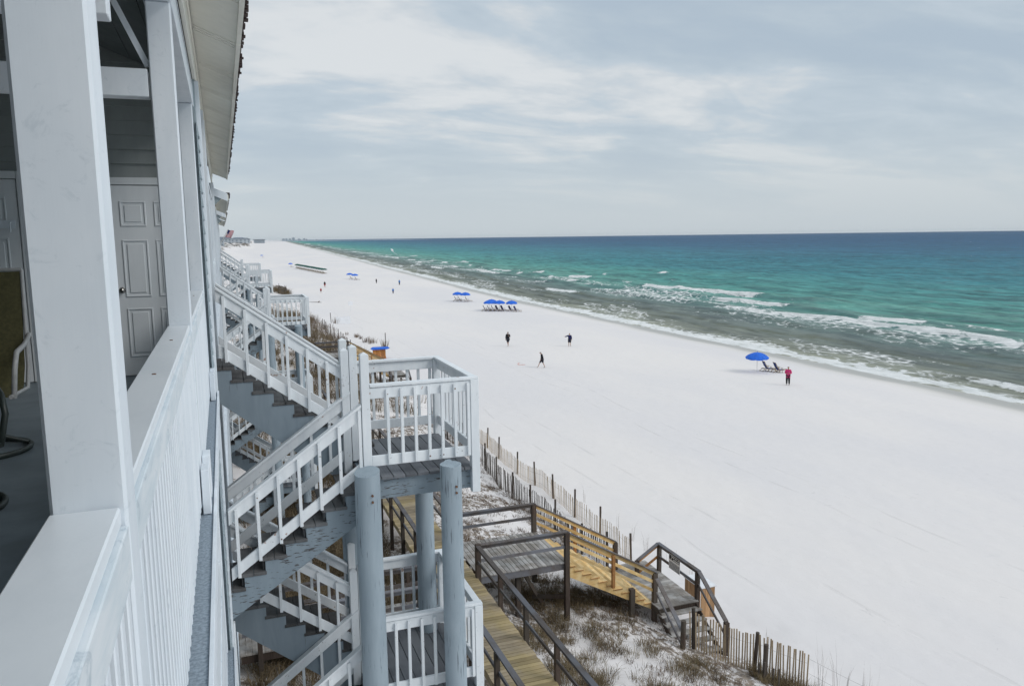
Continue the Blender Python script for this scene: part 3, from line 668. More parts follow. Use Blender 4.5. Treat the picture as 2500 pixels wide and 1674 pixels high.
# ------------------------------------------------------------------ outside stair towers
_nm = []
def nail_mesh():
    if not _nm:
        m = MB(); m.tube([(0, 0.0, 0), (0, -0.003, 0)], 0.009, 8); me_ = m.mesh('nail'); me_.materials.append(M['rusty']); _nm.append(me_)
    return _nm[0]
def stair_tower(Y0, zd, levels, label, x0=1.58, x1=2.95, D=1.85, fine=True, pillars=True):
    t = thing('stair_tower', (x0, Y0, 2.4), label, 'outdoor staircase', 'outside stair towers on the sea side')
    RI, RU, NR = 0.171, 0.25, 9
    Ym = Y0 + D / 2
    mW = 'stairwhite'; bv = 0.004 if fine else 0
    board = boxmesh('deck_board', 'deck', 0.146, D + 0.06, 0.038, 0.003)
    tr = MB(); tr.box(-0.02, 0.136, 0, D / 2 - 0.06, -0.04, 0); tr.box(0.142, 0.29, 0, D / 2 - 0.06, -0.04, 0)
    tread = tr.mesh('tread', (0, 0, 0), 0.003); tread.materials.append(M['tread'])
    def bal(parent, x, y, z0_, z1_, w=0.036):
        m = MB(); m.box(x - w / 2, x + w / 2, y - w / 2, y + w / 2, z0_, z1_); build(m, 'baluster', mW, parent, 0.003 if fine else 0, at=(x, y, z0_))
    bmesh_cache = {}
    def balp(parent, x, y, z0_, L, w=0.038):
        k = (round(L, 3), w)
        if k not in bmesh_cache: bmesh_cache[k] = boxmesh('baluster', mW, w, w, L, 0.003 if fine else 0)
        piece('baluster', bmesh_cache[k], parent, (x, y, z0_), (random.uniform(-.006, .006), random.uniform(-.006, .006), 0))
        if fine and random.random() < 0.5 and y < Y0 + 0.1: piece('nail', nail_mesh(), parent, (x + random.uniform(-.004, .004), y - w / 2 - 0.001, z0_ + random.choice((0.05, 0.06, L - 0.06))), None, (random.uniform(.6, 1.5),) * 3)
    def level_rail(xa, ya, xb, yb, z, side, n_out):
        """landing rail: flat cap, top and bottom boards, balusters outside. n_out = outward unit vector"""
        d = Vector((xb - xa, yb - ya, 0)); L = d.length; d.normalize(); ox, oy = n_out
        m = MB(); m.bar((xa, ya, z + 1.172), (xb, yb, z + 1.172), 0.095, 0.036); r = build(m, 'railing', mW, t, bv)
        for (h0, hh, nm_) in ((1.075, 0.135, 'top_board'), (0.215, 0.135, 'bottom_board')):
            m = MB(); m.bar((xa + ox * 0.012, ya + oy * 0.012, z + h0), (xb + ox * 0.012, yb + oy * 0.012, z + h0), 0.034, hh); build(m, nm_, mW, r, bv)
        n = int(round((L - 0.16) / 0.182))
        for i in range(1, n + 1):
            q = 0.04 + (L - 0.08) * i / (n + 0.6)
            balp(r, xa + d.x * q + ox * 0.050, ya + d.y * q + oy * 0.050, z + 0.165, 0.955)
        return r
    def slope_rail(xa, za, xb, zb, y, out, up_h=0.0):
        """stair rail from (xa,za) to (xb,zb): z are nosing-line heights"""
        m = MB(); m.vbar((xa, y, za + 0.95), (xb, y, zb + 0.95), 0.10, 0.040); r = build(m, 'railing', mW, t, bv)
        for h, hh, nm_ in ((0.855, 0.145, 'top_board'), (0.165, 0.150, 'bottom_board')):
            m = MB(); m.vbar((xa, y + out * 0.012, za + h), (xb, y + out * 0.012, zb + h), 0.034, hh); build(m, nm_, mW, r, bv)
        n = int(round((xb - xa) / 0.232)); s = (zb - za) / (xb - xa)
        for i in range(n):
            x = xa + 0.09 + (xb - xa - 0.12) * i / max(n - 1, 1) if n > 1 else (xa + xb) / 2
            balp(r, x, y + out * 0.049, za + s * (x - xa) + 0.07, 0.845)
    def newel(x, y, z0_, z1_, name='newel_post', w=0.105):
        m = MB(); m.box(x - w / 2, x + w / 2, y - w / 2, y + w / 2, z0_, z1_); h = w / 2
        p = build(m, name, mW, t, 0.005)
        m = MB(); m.add([(x - h * .98, y - h * .98, z1_), (x + h * .98, y - h * .98, z1_), (x + h * .98, y + h * .98, z1_), (x - h * .98, y + h * .98, z1_), (x, y, z1_ + 0.035)], [(0, 1, 4), (1, 2, 4), (2, 3, 4), (3, 0, 4), (3, 2, 1, 0)])
        build(m, 'post_cap', mW, p)
    for lv in range(levels):
        z = zd - 3.08 * lv
        # landing deck
        n = int((x1 - x0 + 0.02) / 0.1555)
        dk = bx('landing_frame', 'peeling', t, x0 - 0.02, x1 - 0.05, Y0 + 0.02, Y0 + 0.06, z - 0.30, z - 0.042)
        bx('joist', 'greypaint', dk, x0 - 0.02, x1 - 0.05, Y0 + D - 0.04, Y0 + D, z - 0.30, z - 0.042)
        bx('joist', 'peeling', dk, x1 - 0.05, x1 - 0.01, Y0 + 0.02, Y0 + D, z - 0.30, z - 0.044)
        bx('joist', 'greypaint', dk, x0 - 0.06, x0 - 0.022, Y0 + 0.02, Y0 + D, z - 0.30, z - 0.044)
        for k in range(1, 4): bx('joist', 'greypaint', dk, x0 - 0.018, x1 - 0.052, Y0 + 0.06 + k * 0.43, Y0 + 0.10 + k * 0.43, z - 0.28, z - 0.042)
        for i in range(n + 1):
            piece('deck_board', board, dk, (x0 + 0.052 + i * 0.1555, Y0 + D / 2 - 0.01, z - 0.038 + random.uniform(-.001, .001)))
        # posts
        yn = Y0 + 0.005; yf = Y0 + D
        newel(x0 - 0.03, yn, z - 0.02, z + 1.56); newel(x0 - 0.03, Ym, z - 0.02, z + 1.54); newel(x0 - 0.03, yf + 0.0, z - 0.02, z + 1.52)
        newel(x0 - 0.145, Ym - 0.01, z - 0.30, z + 1.50)
        m = MB(); m.box(x1 - 0.055, x1 + 0.055, Y0 - 0.07, Y0 + 0.04, z - 0.34, z + 1.152); build(m, 'corner_post', mW, t, 0.005)
        m = MB(); m.box(x1 - 0.055, x1 + 0.055, yf - 0.02, yf + 0.09, z - 0.34, z + 1.152); build(m, 'corner_post', mW, t, 0.005)
        level_rail(x0 + 0.025, Y0 - 0.01, x1 + 0.055, Y0 - 0.01, z, 'n', (0, -1))
        level_rail(x1, Y0 + 0.042, x1, yf - 0.02, z, 'r', (1, 0))
        level_rail(x0 + 0.025, yf + 0.03, x1 + 0.05, yf + 0.03, z, 'f', (0, 1))
        # flights: A (far half) comes down from the floor above, B (near half) goes down to the floor below
        for fl_, (ya, yb, sgn) in enumerate(((Ym + 0.04, yf - 0.02, 1), (Y0 + 0.03, Ym - 0.04, -1))):
            fr = None
            steps = []
            for k in range(NR - 1 + (sgn > 0)):
                if sgn > 0: xx = x0 - 0.06 - k * RU; zz = z + (k + 1) * RI
                else: xx = x0 - 0.06 - (k + 1) * RU; zz = z - (k + 1) * RI
                steps.append((xx, zz))
            xe = steps[-1][0]
            # stringers with a stepped top edge
            for side, (s0, s1) in enumerate(((ya, ya + 0.038), (yb - 0.038, yb))):
                poly = []
                if sgn > 0:
                    for (xx, zz) in steps: poly += [(xx + RU, zz - 0.041), (xx, zz - 0.041)]
                    poly = [(x0 + 0.18, z + 0.002), (x0 + 0.18, steps[0][1] - 0.041)] + poly[1:]
                    poly += [(xe, steps[-1][1] - 0.36)]
                    poly = poly + [(x0 - 0.25, z - 0.29), (x0 - 0.065, z - 0.29), (x0 - 0.065, z + 0.002)]
                else:
                    poly = [(x0 - 0.065, z - 0.045)]
                    for (xx, zz) in steps: poly += [(xx + RU, zz - 0.041), (xx, zz - 0.041)]
                    poly += [(xe, steps[-1][1] - 0.42), (x0 - 0.065, z - 0.53)]
                    poly[0] = (x0 - 0.065, steps[0][1] - 0.041); poly.pop(1)
                m = MB(); m.prism(poly, 'y', s0, s1)
                st_ = build(m, 'stringer', 'peeling' if sgn < 0 else 'greypaint', t)
                if side == 0: fr = st_
            for (xx, zz) in steps:
                piece('tread', tread, fr, (xx - (0.03 if sgn < 0 else -0.0), ya + 0.0 - 0.015, zz))
                bx('riser', 'tread', fr, xx + (RU - 0.03 if sgn < 0 else RU - 0.03), xx + RU - 0.012, ya + 0.04, yb - 0.04, (zz - RI if sgn > 0 else zz) + 0.002, (zz if sgn > 0 else zz + RI) - 0.042)
            # nosing lines
            if sgn > 0:
                za = z + (x0 - (-0.12)) * RI / RU + 0.27; slope_rail(-0.12, za, x0 - 0.09, z + 0.25, ya + 0.0, -1); slope_rail(-0.12, za, x0 - 0.09, z + 0.25, yb + 0.04, 1)
            else:
                za = z - (x0 - (-0.12)) * RI / RU; slope_rail(-0.12, za, x0 - 0.09, z - 0.02, Y0 + 0.005, -1); slope_rail(-0.12, za, x0 - 0.09, z - 0.02, yb + 0.01, 1)
    if pillars:
        rr = random.Random(int(Y0))
        for (px_, py_, zt, r0) in ((x0 - 0.075, Y0 - 0.20, zd + 0.14, 0.155), (x1 - 0.40, Y0 - 0.27, zd + 0.14, 0.135), (x1 - 0.28, Y0 + D - 0.12, zd - 0.31, 0.135), (x0 + 0.02, Y0 + D + 0.12, zd - 0.31, 0.15)):
            g = gz(px_, py_) - 0.4; m = MB(); pts = []; rad = []
            for i in range(9):
                f = i / 8; pts.append((px_ + 0.02 * (1 - f) + rr.uniform(-.003, .003), py_, g + (zt - g) * f)); rad.append(r0 * (1.12 - 0.12 * f))
            m.tube(pts, rad, 28)
            if zt > zd:     # sawn at a slant
                k = len(m.v) // 2
                for i, p in enumerate(m.v):
                    if abs(p[2] - zt) < 1e-4: m.v[i] = (p[0], p[1], p[2] + (p[1] - py_) * 0.16 + (p[0] - px_) * 0.10)
            pil = build(m, 'pillar', 'pillar', t)
            if zt > zd:
                for zz in (zd - 0.12, zd - 3.2, zd - 0.2):
                    m = MB(); m.tube([(px_ + 0.03, py_ - r0 * 1.01, zz), (px_ + 0.03, py_ - r0 * 1.12, zz)], 0.016, 6); build(m, 'bolt', 'rusty', pil)
    return t
stair_tower(9.5, 10.53, 3, 'nearest white railed stair tower on round blue grey pillars')
stair_tower(30.7, 10.12, 3, 'second stair tower up the beach, seen through the nearest one')
stair_tower(53.8, 10.32, 3, 'third stair tower with its landing left of the empty sand', fine=False)
stair_tower(69.7, 10.35, 2, 'farthest small stair tower beside the last house', fine=False)

# ------------------------------------------------------------------ boardwalk, dune crossing stairs
ZB = 3.5
def rail_run(parent, pts, z_list, posts=(), mat='trail', cap_w=0.14, capmat=None):
    """timber rail: flat cap, board under it, mid rail, through the points (x,y) with deck heights z_list"""
    out = None
    for (a, za), (b, zb) in zip(list(zip(pts, z_list))[:-1], list(zip(pts, z_list))[1:]):
        m = MB(); A = Vector((a[0], a[1], za)); B = Vector((b[0], b[1], zb))
        m.vbar(A + Vector((0, 0, 0.985)), B + Vector((0, 0, 0.985)), cap_w, 0.038)
        r = build(m, 'handrail', capmat or 'trail', parent, 0.004)
        m = MB(); m.vbar(A + Vector((0, 0, 0.915)), B + Vector((0, 0, 0.915)), 0.04, 0.098); build(m, 'rail_board', mat, r)
        m = MB(); m.vbar(A + Vector((0, 0, 0.50)), B + Vector((0, 0, 0.50)), 0.04, 0.09); build(m, 'mid_rail', mat, r)
        out = r
    return out
def tpost(parent, x, y, z0, z1, w=0.115, mat='tpost', name='post'):
    return bx(name, mat, parent, x - w / 2, x + w / 2, y - w / 2, y + w / 2, z0, z1, 0.006)
bwk = thing('boardwalk', (5.9, 13.0, ZB), 'mossy brown plank boardwalk with timber handrails, running beside the blue grey pillars', 'boardwalk')
XL, XR = 5.19, 6.53
pl = boxmesh('plank', 'walk', XR - XL + 0.02, 0.130, 0.036, 0.003)
y = 9.0
while y < 47.5:
    piece('plank', pl, bwk, ((XL + XR) / 2 + random.uniform(-.012, .012), y, ZB - 0.036 + random.uniform(-.002, .002)), (0, 0, random.uniform(-.004, .004))); y += 0.1455
for x in (XL + 0.03, (XL + XR) / 2, XR - 0.03): bx('joist', 'walk' if x != (XL + XR) / 2 else 'tpost', bwk, x - 0.02, x + 0.02, 9.0, 47.5, ZB - 0.23, ZB - 0.038)
py = [9.4 + 1.93 * i for i in range(21)]
for y in py:
    tpost(bwk, XL - 0.05, y, gz(XL, y) - 0.5, ZB + 0.963)
    if not (20.6 < y < 24.2): tpost(bwk, XR + 0.05, y, gz(XR, y) - 0.5, ZB + 0.963)
rail_run(bwk, [(XL - 0.02, 9.0), (XL - 0.02, 47.5)], [ZB, ZB])
rail_run(bwk, [(XR + 0.02, 9.0), (XR + 0.02, 20.95)], [ZB, ZB]); rail_run(bwk, [(XR + 0.02, 23.75), (XR + 0.02, 47.5)], [ZB, ZB])
# link walkway back to the house
lk = thing('link_walkway', (2.5, 19.6, ZB), 'short shadowed plank walkway joining the house to the boardwalk', 'boardwalk')
p2 = boxmesh('plank', 'plat', 0.138, 1.3, 0.036, 0.002); x = -0.1
while x < 5.1: piece('plank', p2, lk, (x, 19.6, ZB - 0.04)); x += 0.1455
for yy in (19.0, 20.2):
    bx('joist', 'tpost', lk, -0.15, 5.12, yy - 0.02, yy + 0.02, ZB - 0.25, ZB - 0.042)
    for x in (0.3, 2.2, 4.3): tpost(lk, x, yy + (0.09 if yy > 19.5 else -0.09), gz(x, yy) - 0.4, ZB + 0.96)
    rail_run(lk, [(-0.1, yy + (0.05 if yy > 19.5 else -0.05)), (5.05, yy + (0.05 if yy > 19.5 else -0.05))], [ZB, ZB])

def dune_stairs(dx, dy, label, full=True):
    t = thing('dune_stairs', (9.4 + dx, 22.3 + dy, 2.0), label, 'beach access stairs', 'timber beach access stairs')
    X = lambda v: v + dx
    Y = lambda v: v + dy
    y0, y1 = Y(21.07), Y(23.69); xa, xb = X(6.60), X(9.45)
    pf = thing_part = bx('platform_frame', 'trail', t, xa, xb, y0 - 0.02, y0 + 0.02, ZB - 0.25, ZB - 0.04)
    bx('joist', 'trail', pf, xa, xb, y1 - 0.02, y1 + 0.02, ZB - 0.25, ZB - 0.04)
    bx('joist', 'tpost', pf, xb - 0.04, xb, y0 + 0.021, y1 - 0.021, ZB - 0.25, ZB - 0.042)
    for k in range(1, 4): bx('joist', 'tpost', pf, xa, xb - 0.041, y0 + k * 0.65 - 0.02, y0 + k * 0.65 + 0.02, ZB - 0.23, ZB - 0.04)
    bd = boxmesh('deck_board', 'plat', 0.130, y1 - y0 + 0.10, 0.036, 0.003); x = xa + 0.08
    while x < xb + 0.05: piece('deck_board', bd, pf, (x, (y0 + y1) / 2 + random.uniform(-.02, .02), ZB - 0.036 + random.uniform(-.002, .002))); x += 0.1455
    # platform posts and rails
    for (px_, py_, top) in ((xa - 0.03, y0 - 0.06, 1.06), (xb, y0 - 0.06, 1.0), (xb, y1 + 0.06, 1.0), (xa - 0.03, y1 + 0.06, 1.0)):
        tpost(t, px_, py_, gz(px_, py_) - 0.5, ZB + top - 0.037, 0.15)
    tpost(t, X(7.95), Y(21.35), gz(X(7.95), Y(21.3)) - .4, ZB - 0.26, 0.15); tpost(t, X(8.0), Y(23.4), gz(X(8), Y(23.4)) - .4, ZB - 0.26, 0.15)
    m = MB(); m.bar((X(8.15), Y(21.28), 3.2), (X(9.0), Y(21.9), gz(X(9.0), Y(21.9)) + 0.05), 0.05, 0.12); build(m, 'brace', 'tpost', t)
    m = MB(); m.bar((X(8.6), Y(21.8), gz(X(8.6), Y(21.8)) + 0.35), (X(9.4), Y(21.1), 2.35), 0.05, 0.12); build(m, 'brace', 'tpost', t)
    rail_run(t, [(xa - 0.06, y0 - 0.06), (xb + 0.05, y0 - 0.06)], [ZB, ZB]); rail_run(t, [(xa - 0.06, y1 + 0.06), (xb + 0.05, y1 + 0.06)], [ZB, ZB])
    # yellow pine flight going down towards the beach
    NS = 11; z_lo = 1.62; xe = X(12.50); run = (xe - xb) / NS; rise = (ZB - z_lo) / (NS + 0.0)
    tm = MB(); tm.box(0, run * 0.49, y0 - 0.05, y1 + 0.05, -0.038, 0); tm.box(run * 0.51, run + 0.03, y0 - 0.05, y1 + 0.05, -0.038, 0)
    tme = tm.mesh('tread', (0, 0, 0), 0.002); tme.materials.append(M['yellow'])
    poly = []
    for k in range(NS):
        xx = xb + k * run; zz = ZB - (k + 1) * rise
        poly += [(xx + 0.002, zz - 0.04), (xx + run, zz - 0.04)]
    poly += [(xe, z_lo - 0.25), (xb, ZB - 0.30 - rise)]
    m = MB(); m.prism(poly, 'y', y0 - 0.012, y0 + 0.026); sg = build(m, 'stringer', 'yellow', t)
    for (s0, s1) in ((y1 - 0.026, y1 + 0.012), ((y0 + y1) / 2 - .02, (y0 + y1) / 2 + .02)):
        m = MB(); m.prism(poly, 'y', s0, s1); build(m, 'stringer', 'yellow', t)
    for k in range(NS - 0):
        zz = ZB - (k + 1) * rise
        o = piece('tread', tme, sg, (0, 0, 0)); o.location = Vector((xb + k * run, 0, zz)) - wloc(sg)
        bx('riser', 'yellow', sg, xb + k * run + 0.004, xb + k * run + 0.028, y0 + 0.03, y1 - 0.03, zz + 0.002, zz + rise - 0.040)
        bx('tread_end', 'yend', sg, xb + k * run + 0.01, xb + (k + 1) * run + 0.02, y0 - 0.056, y0 - 0.051, zz - 0.034, zz - 0.004)
    m2 = (xb + xe) / 2
    for yy, sgn in ((y0 - 0.06, -1), (y1 + 0.06, 1)):
        m = MB(); A = Vector((xb - 0.02, yy, ZB + 0.985)); B = Vector((xe + 0.12, yy, z_lo + 1.03)); m.vbar(A, B, 0.14, 0.038); r = build(m, 'handrail', 'trail', t, 0.004)
        for h, hh in ((-0.085, 0.13), (-0.36, 0.11), (-0.66, 0.10)):
            m = MB(); m.vbar(A + Vector((0.05, 0, h)), B + Vector((-0.02, 0, h)), 0.04, hh); build(m, 'rail_board', 'yellow', r)
        tpost(t, m2 + 0.05, yy + sgn * 0.075, (ZB + z_lo) / 2 - 0.15, (ZB + z_lo) / 2 + 0.93, 0.10, 'yend', 'rail_post')
        tpost(t, X(11.75), yy - sgn * 0.02, gz(X(11.75), yy) - 0.5, 2.22 if sgn < 0 else 2.0, 0.17)
        tpost(t, xe + 0.08, yy, gz(xe, yy) - 0.6, z_lo + 1.01, 0.15)
    # lower platform
    lx0, lx1, ly0, ly1 = xe - 0.02, X(13.92), Y(20.58), Y(24.0)
    lp = bx('lower_platform_frame', 'tpost', t, lx0, lx1, ly0, ly0 + 0.04, z_lo - 0.23, z_lo - 0.04)
    bx('joist', 'tpost', lp, lx1 - 0.04, lx1, ly0 + 0.041, ly1, z_lo - 0.23, z_lo - 0.04); bx('joist', 'tpost', lp, lx0, lx0 + 0.04, ly0 + 0.041, ly1, z_lo - 0.23, z_lo - 0.04)
    lb = boxmesh('deck_board', 'plat', lx1 - lx0 + 0.06, 0.138, 0.036, 0.003); yy = ly0 + 0.05
    while yy < ly1: piece('deck_board', lb, lp, ((lx0 + lx1) / 2 + 0.02, yy, z_lo - 0.036)); yy += 0.1455
    for (px_, py_) in ((lx1 + 0.08, ly0 + 0.12), (lx1 + 0.08, ly1 - 0.9), (X(13.05), Y(23.0))):
        tpost(t, px_, py_, gz(px_, py_) - 0.4, z_lo + (0.965 if px_ > X(13.5) else 0.55), 0.13)
    rail_run(t, [(lx1 + 0.08, ly0 + 0.02), (lx1 + 0.08, ly1 - 0.8)], [z_lo, z_lo])
    rail_run(t, [(lx1 + 0.04, ly1 - 0.86), (X(13.05), Y(22.98))], [z_lo, z_lo - 0.42], mat='yend')
    # last steps towards the camera
    NL_ = 6; rn, ri = 0.285, 0.19
    ts = boxmesh('tread', 'plat', lx1 - lx0 + 0.05, 0.27, 0.042, 0.003)
    poly = [(ly0, z_lo - 0.04)]
    m = MB(); m.prism([(ly0, z_lo - 0.06), (ly0 - NL_ * rn, z_lo - NL_ * ri - 0.06), (ly0 - NL_ * rn, z_lo - NL_ * ri - 0.30), (ly0, z_lo - 0.30)], 'x', lx0 + 0.0, lx0 + 0.04); s1 = build(m, 'stringer', 'tpost', t)
    m = MB(); m.prism([(ly0, z_lo - 0.06), (ly0 - NL_ * rn, z_lo - NL_ * ri - 0.06), (ly0 - NL_ * rn, z_lo - NL_ * ri - 0.30), (ly0, z_lo - 0.30)], 'x', lx1 - 0.04, lx1); build(m, 'stringer', 'tpost', t)
    for k in range(NL_):
        piece('tread', ts, s1, ((lx0 + lx1) / 2, ly0 - (k + 0.5) * rn, z_lo - (k + 1) * ri - 0.042 + 0.02), (random.uniform(-.01, .01), random.uniform(-.01, .01), random.uniform(-.01, .01)))
    fy = ly0 - NL_ * rn + 0.22; fz = z_lo - (NL_ - 0.6) * ri
    for xx in (lx0 - 0.05, lx1 + 0.08):
        m = MB(); m.vbar((xx, ly0 + 0.05, z_lo + 0.985), (xx, fy, fz + 1.0), 0.14, 0.038); r = build(m, 'handrail', 'trail', t, 0.004)
        m = MB(); m.vbar((xx, ly0 + 0.05, z_lo + 0.915), (xx, fy, fz + 0.93), 0.04, 0.098); build(m, 'rail_board', 'trail', r)
        m = MB(); m.vbar((xx, ly0 + 0.05, z_lo + 0.50), (xx, fy, fz + 0.50), 0.04, 0.09); build(m, 'mid_rail', 'trail', r)
        ex = 0.35 if xx < lx1 else 0.0
        m = MB(); m.tube([(xx, fy, gz(xx, fy) - 0.4), (xx + 0.02, fy, fz + 0.98 + ex)], [0.085, 0.075], 12) if ex else m.box(xx - 0.07, xx + 0.07, fy - 0.07, fy + 0.07, gz(xx, fy) - 0.4, fz + 0.98)
        build(m, 'post', 'tpost', t)
    return t
dune_stairs(0, 0, 'new yellow pine beach stairs descending right from a grey plank platform')
dune_stairs(0.6, 46.0, 'neighbouring yellow railed beach stairs, seen above the nearest stair landing')
# second boardwalk platform behind
# notice on the lower rail
sg = thing('notice_sign', (13.97, 21.95, 2.3), 'black and white rules notice fixed to the lower stair rail', 'sign')
XS = 13.958
bx('panel', 'signwhite', sg, XS - 0.006, XS, 21.68, 22.38, 2.02, 2.545, 0.002)
bx('header', 'signblack', sg, XS - 0.0090, XS - 0.0062, 21.70, 22.36, 2.37, 2.53)
bx('print_area', 'signgrey', sg, XS - 0.0075, XS - 0.0062, 21.71, 22.35, 2.04, 2.30)
rr = random.Random(4)
m = MB()
for row, z in enumerate((2.485, 2.41)):
    y = 22.30
    while y > 21.75:
        wd = rr.uniform(0.025, 0.06)
        if rr.random() > 0.2: m.box(XS - 0.0115, XS - 0.0092, y - wd + 0.008, y, z - 0.018, z + 0.02)
        y -= wd + 0.006
build(m, 'lettering', 'signwhite', sg, kind='stuff')
m = MB()
for k in range(6):
    z = 2.28 - k * 0.040; y = 22.33
    while y > 21.74:
        wd = rr.uniform(0.02, 0.07); m.box(XS - 0.0095, XS - 0.0078, y - wd, y, z - 0.007, z + 0.004); y -= wd + 0.018
build(m, 'fine_print', 'signwhite', sg, kind='stuff')
# orange faced wooden box standing on the sand behind the lower steps
ob = thing('wooden_box', (14.9, 22.4, 0.2), 'orange brown wooden bin behind the lower stair post', 'wooden bin')
for k in range(5): bx('slat', 'boxwood', ob, 14.82, 14.84, 21.75 + k * 0.19, 21.93 + k * 0.19, 0.0, 1.36)
for k in range(3): bx('slat', 'boxwood', ob, 14.85 + k * 0.19, 15.03 + k * 0.19, 21.72, 21.74, 0.0, 1.36)
bx('lid', 'whitecloth', ob, 14.80, 15.46, 21.68, 22.75, 1.37, 1.41, 0.005)

# ------------------------------------------------------------------ slat fences
def slat_fence(name, pts, label, mat, pitch, H=1.1, post_every=2.7, post_h=1.35, lean=0.05, w=0.036, post_mat='tpost', gaps=0.0, seed=1, wires=True, post_r=0.045):
    rr = random.Random(seed); t = thing(name, (pts[0][0], pts[0][1], gz(*pts[0])), label, 'slat fence')
    me_ = boxmesh('slat', mat, 0.012, w, H + 0.15, 0.002)
    seg = []; L = 0
    for a, b in zip(pts[:-1], pts[1:]): l = math.dist(a, b); seg.append((L, l, a, b)); L += l
    def at(q):
        for (s0, l, a, b) in seg:
            if q <= s0 + l + 1e-6: f = (q - s0) / l; return (a[0] + (b[0] - a[0]) * f, a[1] + (b[1] - a[1]) * f, math.atan2(b[1] - a[1], b[0] - a[0]))
        return (*pts[-1], 0)
    q = 0; wl = [[], []]
    while q < L:
        x, y, an = at(q); z = gz(x, y)
        if rr.random() > gaps:
            lean_c = lean * math.sin(q * 0.8 + seed) * 1.0
            piece('slat', me_, t, (x, y, z - 0.13 + rr.uniform(-.04, .03)), (rr.gauss(lean_c, 0.018), rr.gauss(0, 0.018), an - math.pi / 2 + rr.gauss(0, 0.15)))
        wl[0].append((x, y, z + H * 0.25)); wl[1].append((x, y, z + H * 0.75)); q += pitch * rr.uniform(0.88, 1.12)
    q = 0.05
    while q < L + 0.2:
        x, y, an = at(min(q, L)); z = gz(x, y); m = MB(); hh = post_h * rr.uniform(0.9, 1.12); lx, ly = rr.gauss(0, .04), rr.gauss(0, .04)
        m.tube([(x + 0.06, y, z - 0.4), (x + 0.06 + lx, y + ly, z + hh)], [post_r * 1.1, post_r], 10); build(m, 'post', post_mat, t); q += post_every * rr.uniform(0.85, 1.15)
    if wires:
        m = MB()
        for pl_ in wl:
            for a, b in zip(pl_[:-1], pl_[1:]): m.tube([(a[0] + .012, a[1], a[2]), (b[0] + .012, b[1], b[2])], 0.004, 3, False)
        build(m, 'wire', 'metal', t, kind='stuff')
    return t
slat_fence('slat_fence', [(12.85, 24.9), (12.9, 28), (12.7, 32), (12.6, 36), (12.9, 40), (12.9, 45), (12.4, 50)], 'old dark slat fence zigzagging along the dune foot', 'slat_dark', 0.106, 1.15, 2.4, 1.45, 0.08, seed=3, gaps=0.03, w=0.044)
slat_fence('slat_fence', [(14.95, 26.9), (15.0, 31), (15.0, 36), (14.7, 41), (14.9, 47)], 'newer pale slat fence standing on the beach side of the dark one', 'slat_light', 0.15, 0.95, 2.7, 1.30, 0.03, seed=5, w=0.032)
slat_fence('slat_fence', [(12.75, 19.15), (13.6, 18.45), (14.5, 17.7), (15.25, 16.9)], 'short pale slat fence crossing the foot of the beach stairs', 'slat_light', 0.080, 1.16, 2.0, 1.34, 0.01, seed=8, post_mat='tpost', post_r=0.055, w=0.042)
slat_fence('slat_fence', [(12.2, 84), (12.6, 90), (13.2, 98), (12.7, 108), (13.2, 118)], 'broken old slat fence half buried beyond the second stairs', 'slat_dark', 0.32, 0.9, 3.2, 1.5, 0.12, seed=9, gaps=0.35, w=0.05)
slat_fence('slat_fence', [(11.5, 186), (13.6, 190), (14.2, 200), (12.8, 206)], 'distant brown slat fence curled round a dune clump', 'slat_dark', 0.22, 1.5, 4.0, 1.8, 0.1, seed=10, w=0.09, wires=False)
# loose posts near the bottom right corner with a single wire running off them
lp_ = thing('leaning_post', (14.0, 17.3, 0.4), 'short dark leaning post in the grass before the pale fence', 'post')
m = MB(); m.tube([(14.0, 17.25, gz(14, 17.2) - 0.4), (14.12, 17.35, gz(14, 17.2) + 1.05)], [0.075, 0.07], 14); build(m, 'post', 'tpost', lp_)
for k in range(4):
    m = MB(); x, y = 13.86 + 0.11 * k + (0.1 if k > 1 else 0), 17.35 - 0.12 * k; m.tube([(x, y, gz(x, y) - 0.3), (x + .03, y, gz(x, y) + 0.5 + 0.08 * (k % 2))], 0.028, 8); build(m, 'stake', 'slat_dark', lp_)
wr = MB(); a = (15.3, 16.9, gz(15.3, 16.9) + 1.0)
for q in range(12):
    f0, f1 = q / 12, (q + 1) / 12; P_ = lambda f: (15.3 + 2.0 * f, 16.9 - 4.2 * f, a[2] - 0.25 * math.sin(math.pi * f) * 0.6 - 0.25 * f)
    wr.tube([P_(f0), P_(f1)], 0.004, 4, False)
    P2 = lambda f: (15.3 + 2.0 * f, 16.9 - 4.2 * f, a[2] - 0.45 - 0.25 * math.sin(math.pi * f) * 0.6 - 0.25 * f)
    wr.tube([P2(f0), P2(f1)], 0.004, 4, False)
tag(build(wr, 'fence_wire', 'metal'), 'thin slack wire running off the last dark fence post', 'wire')

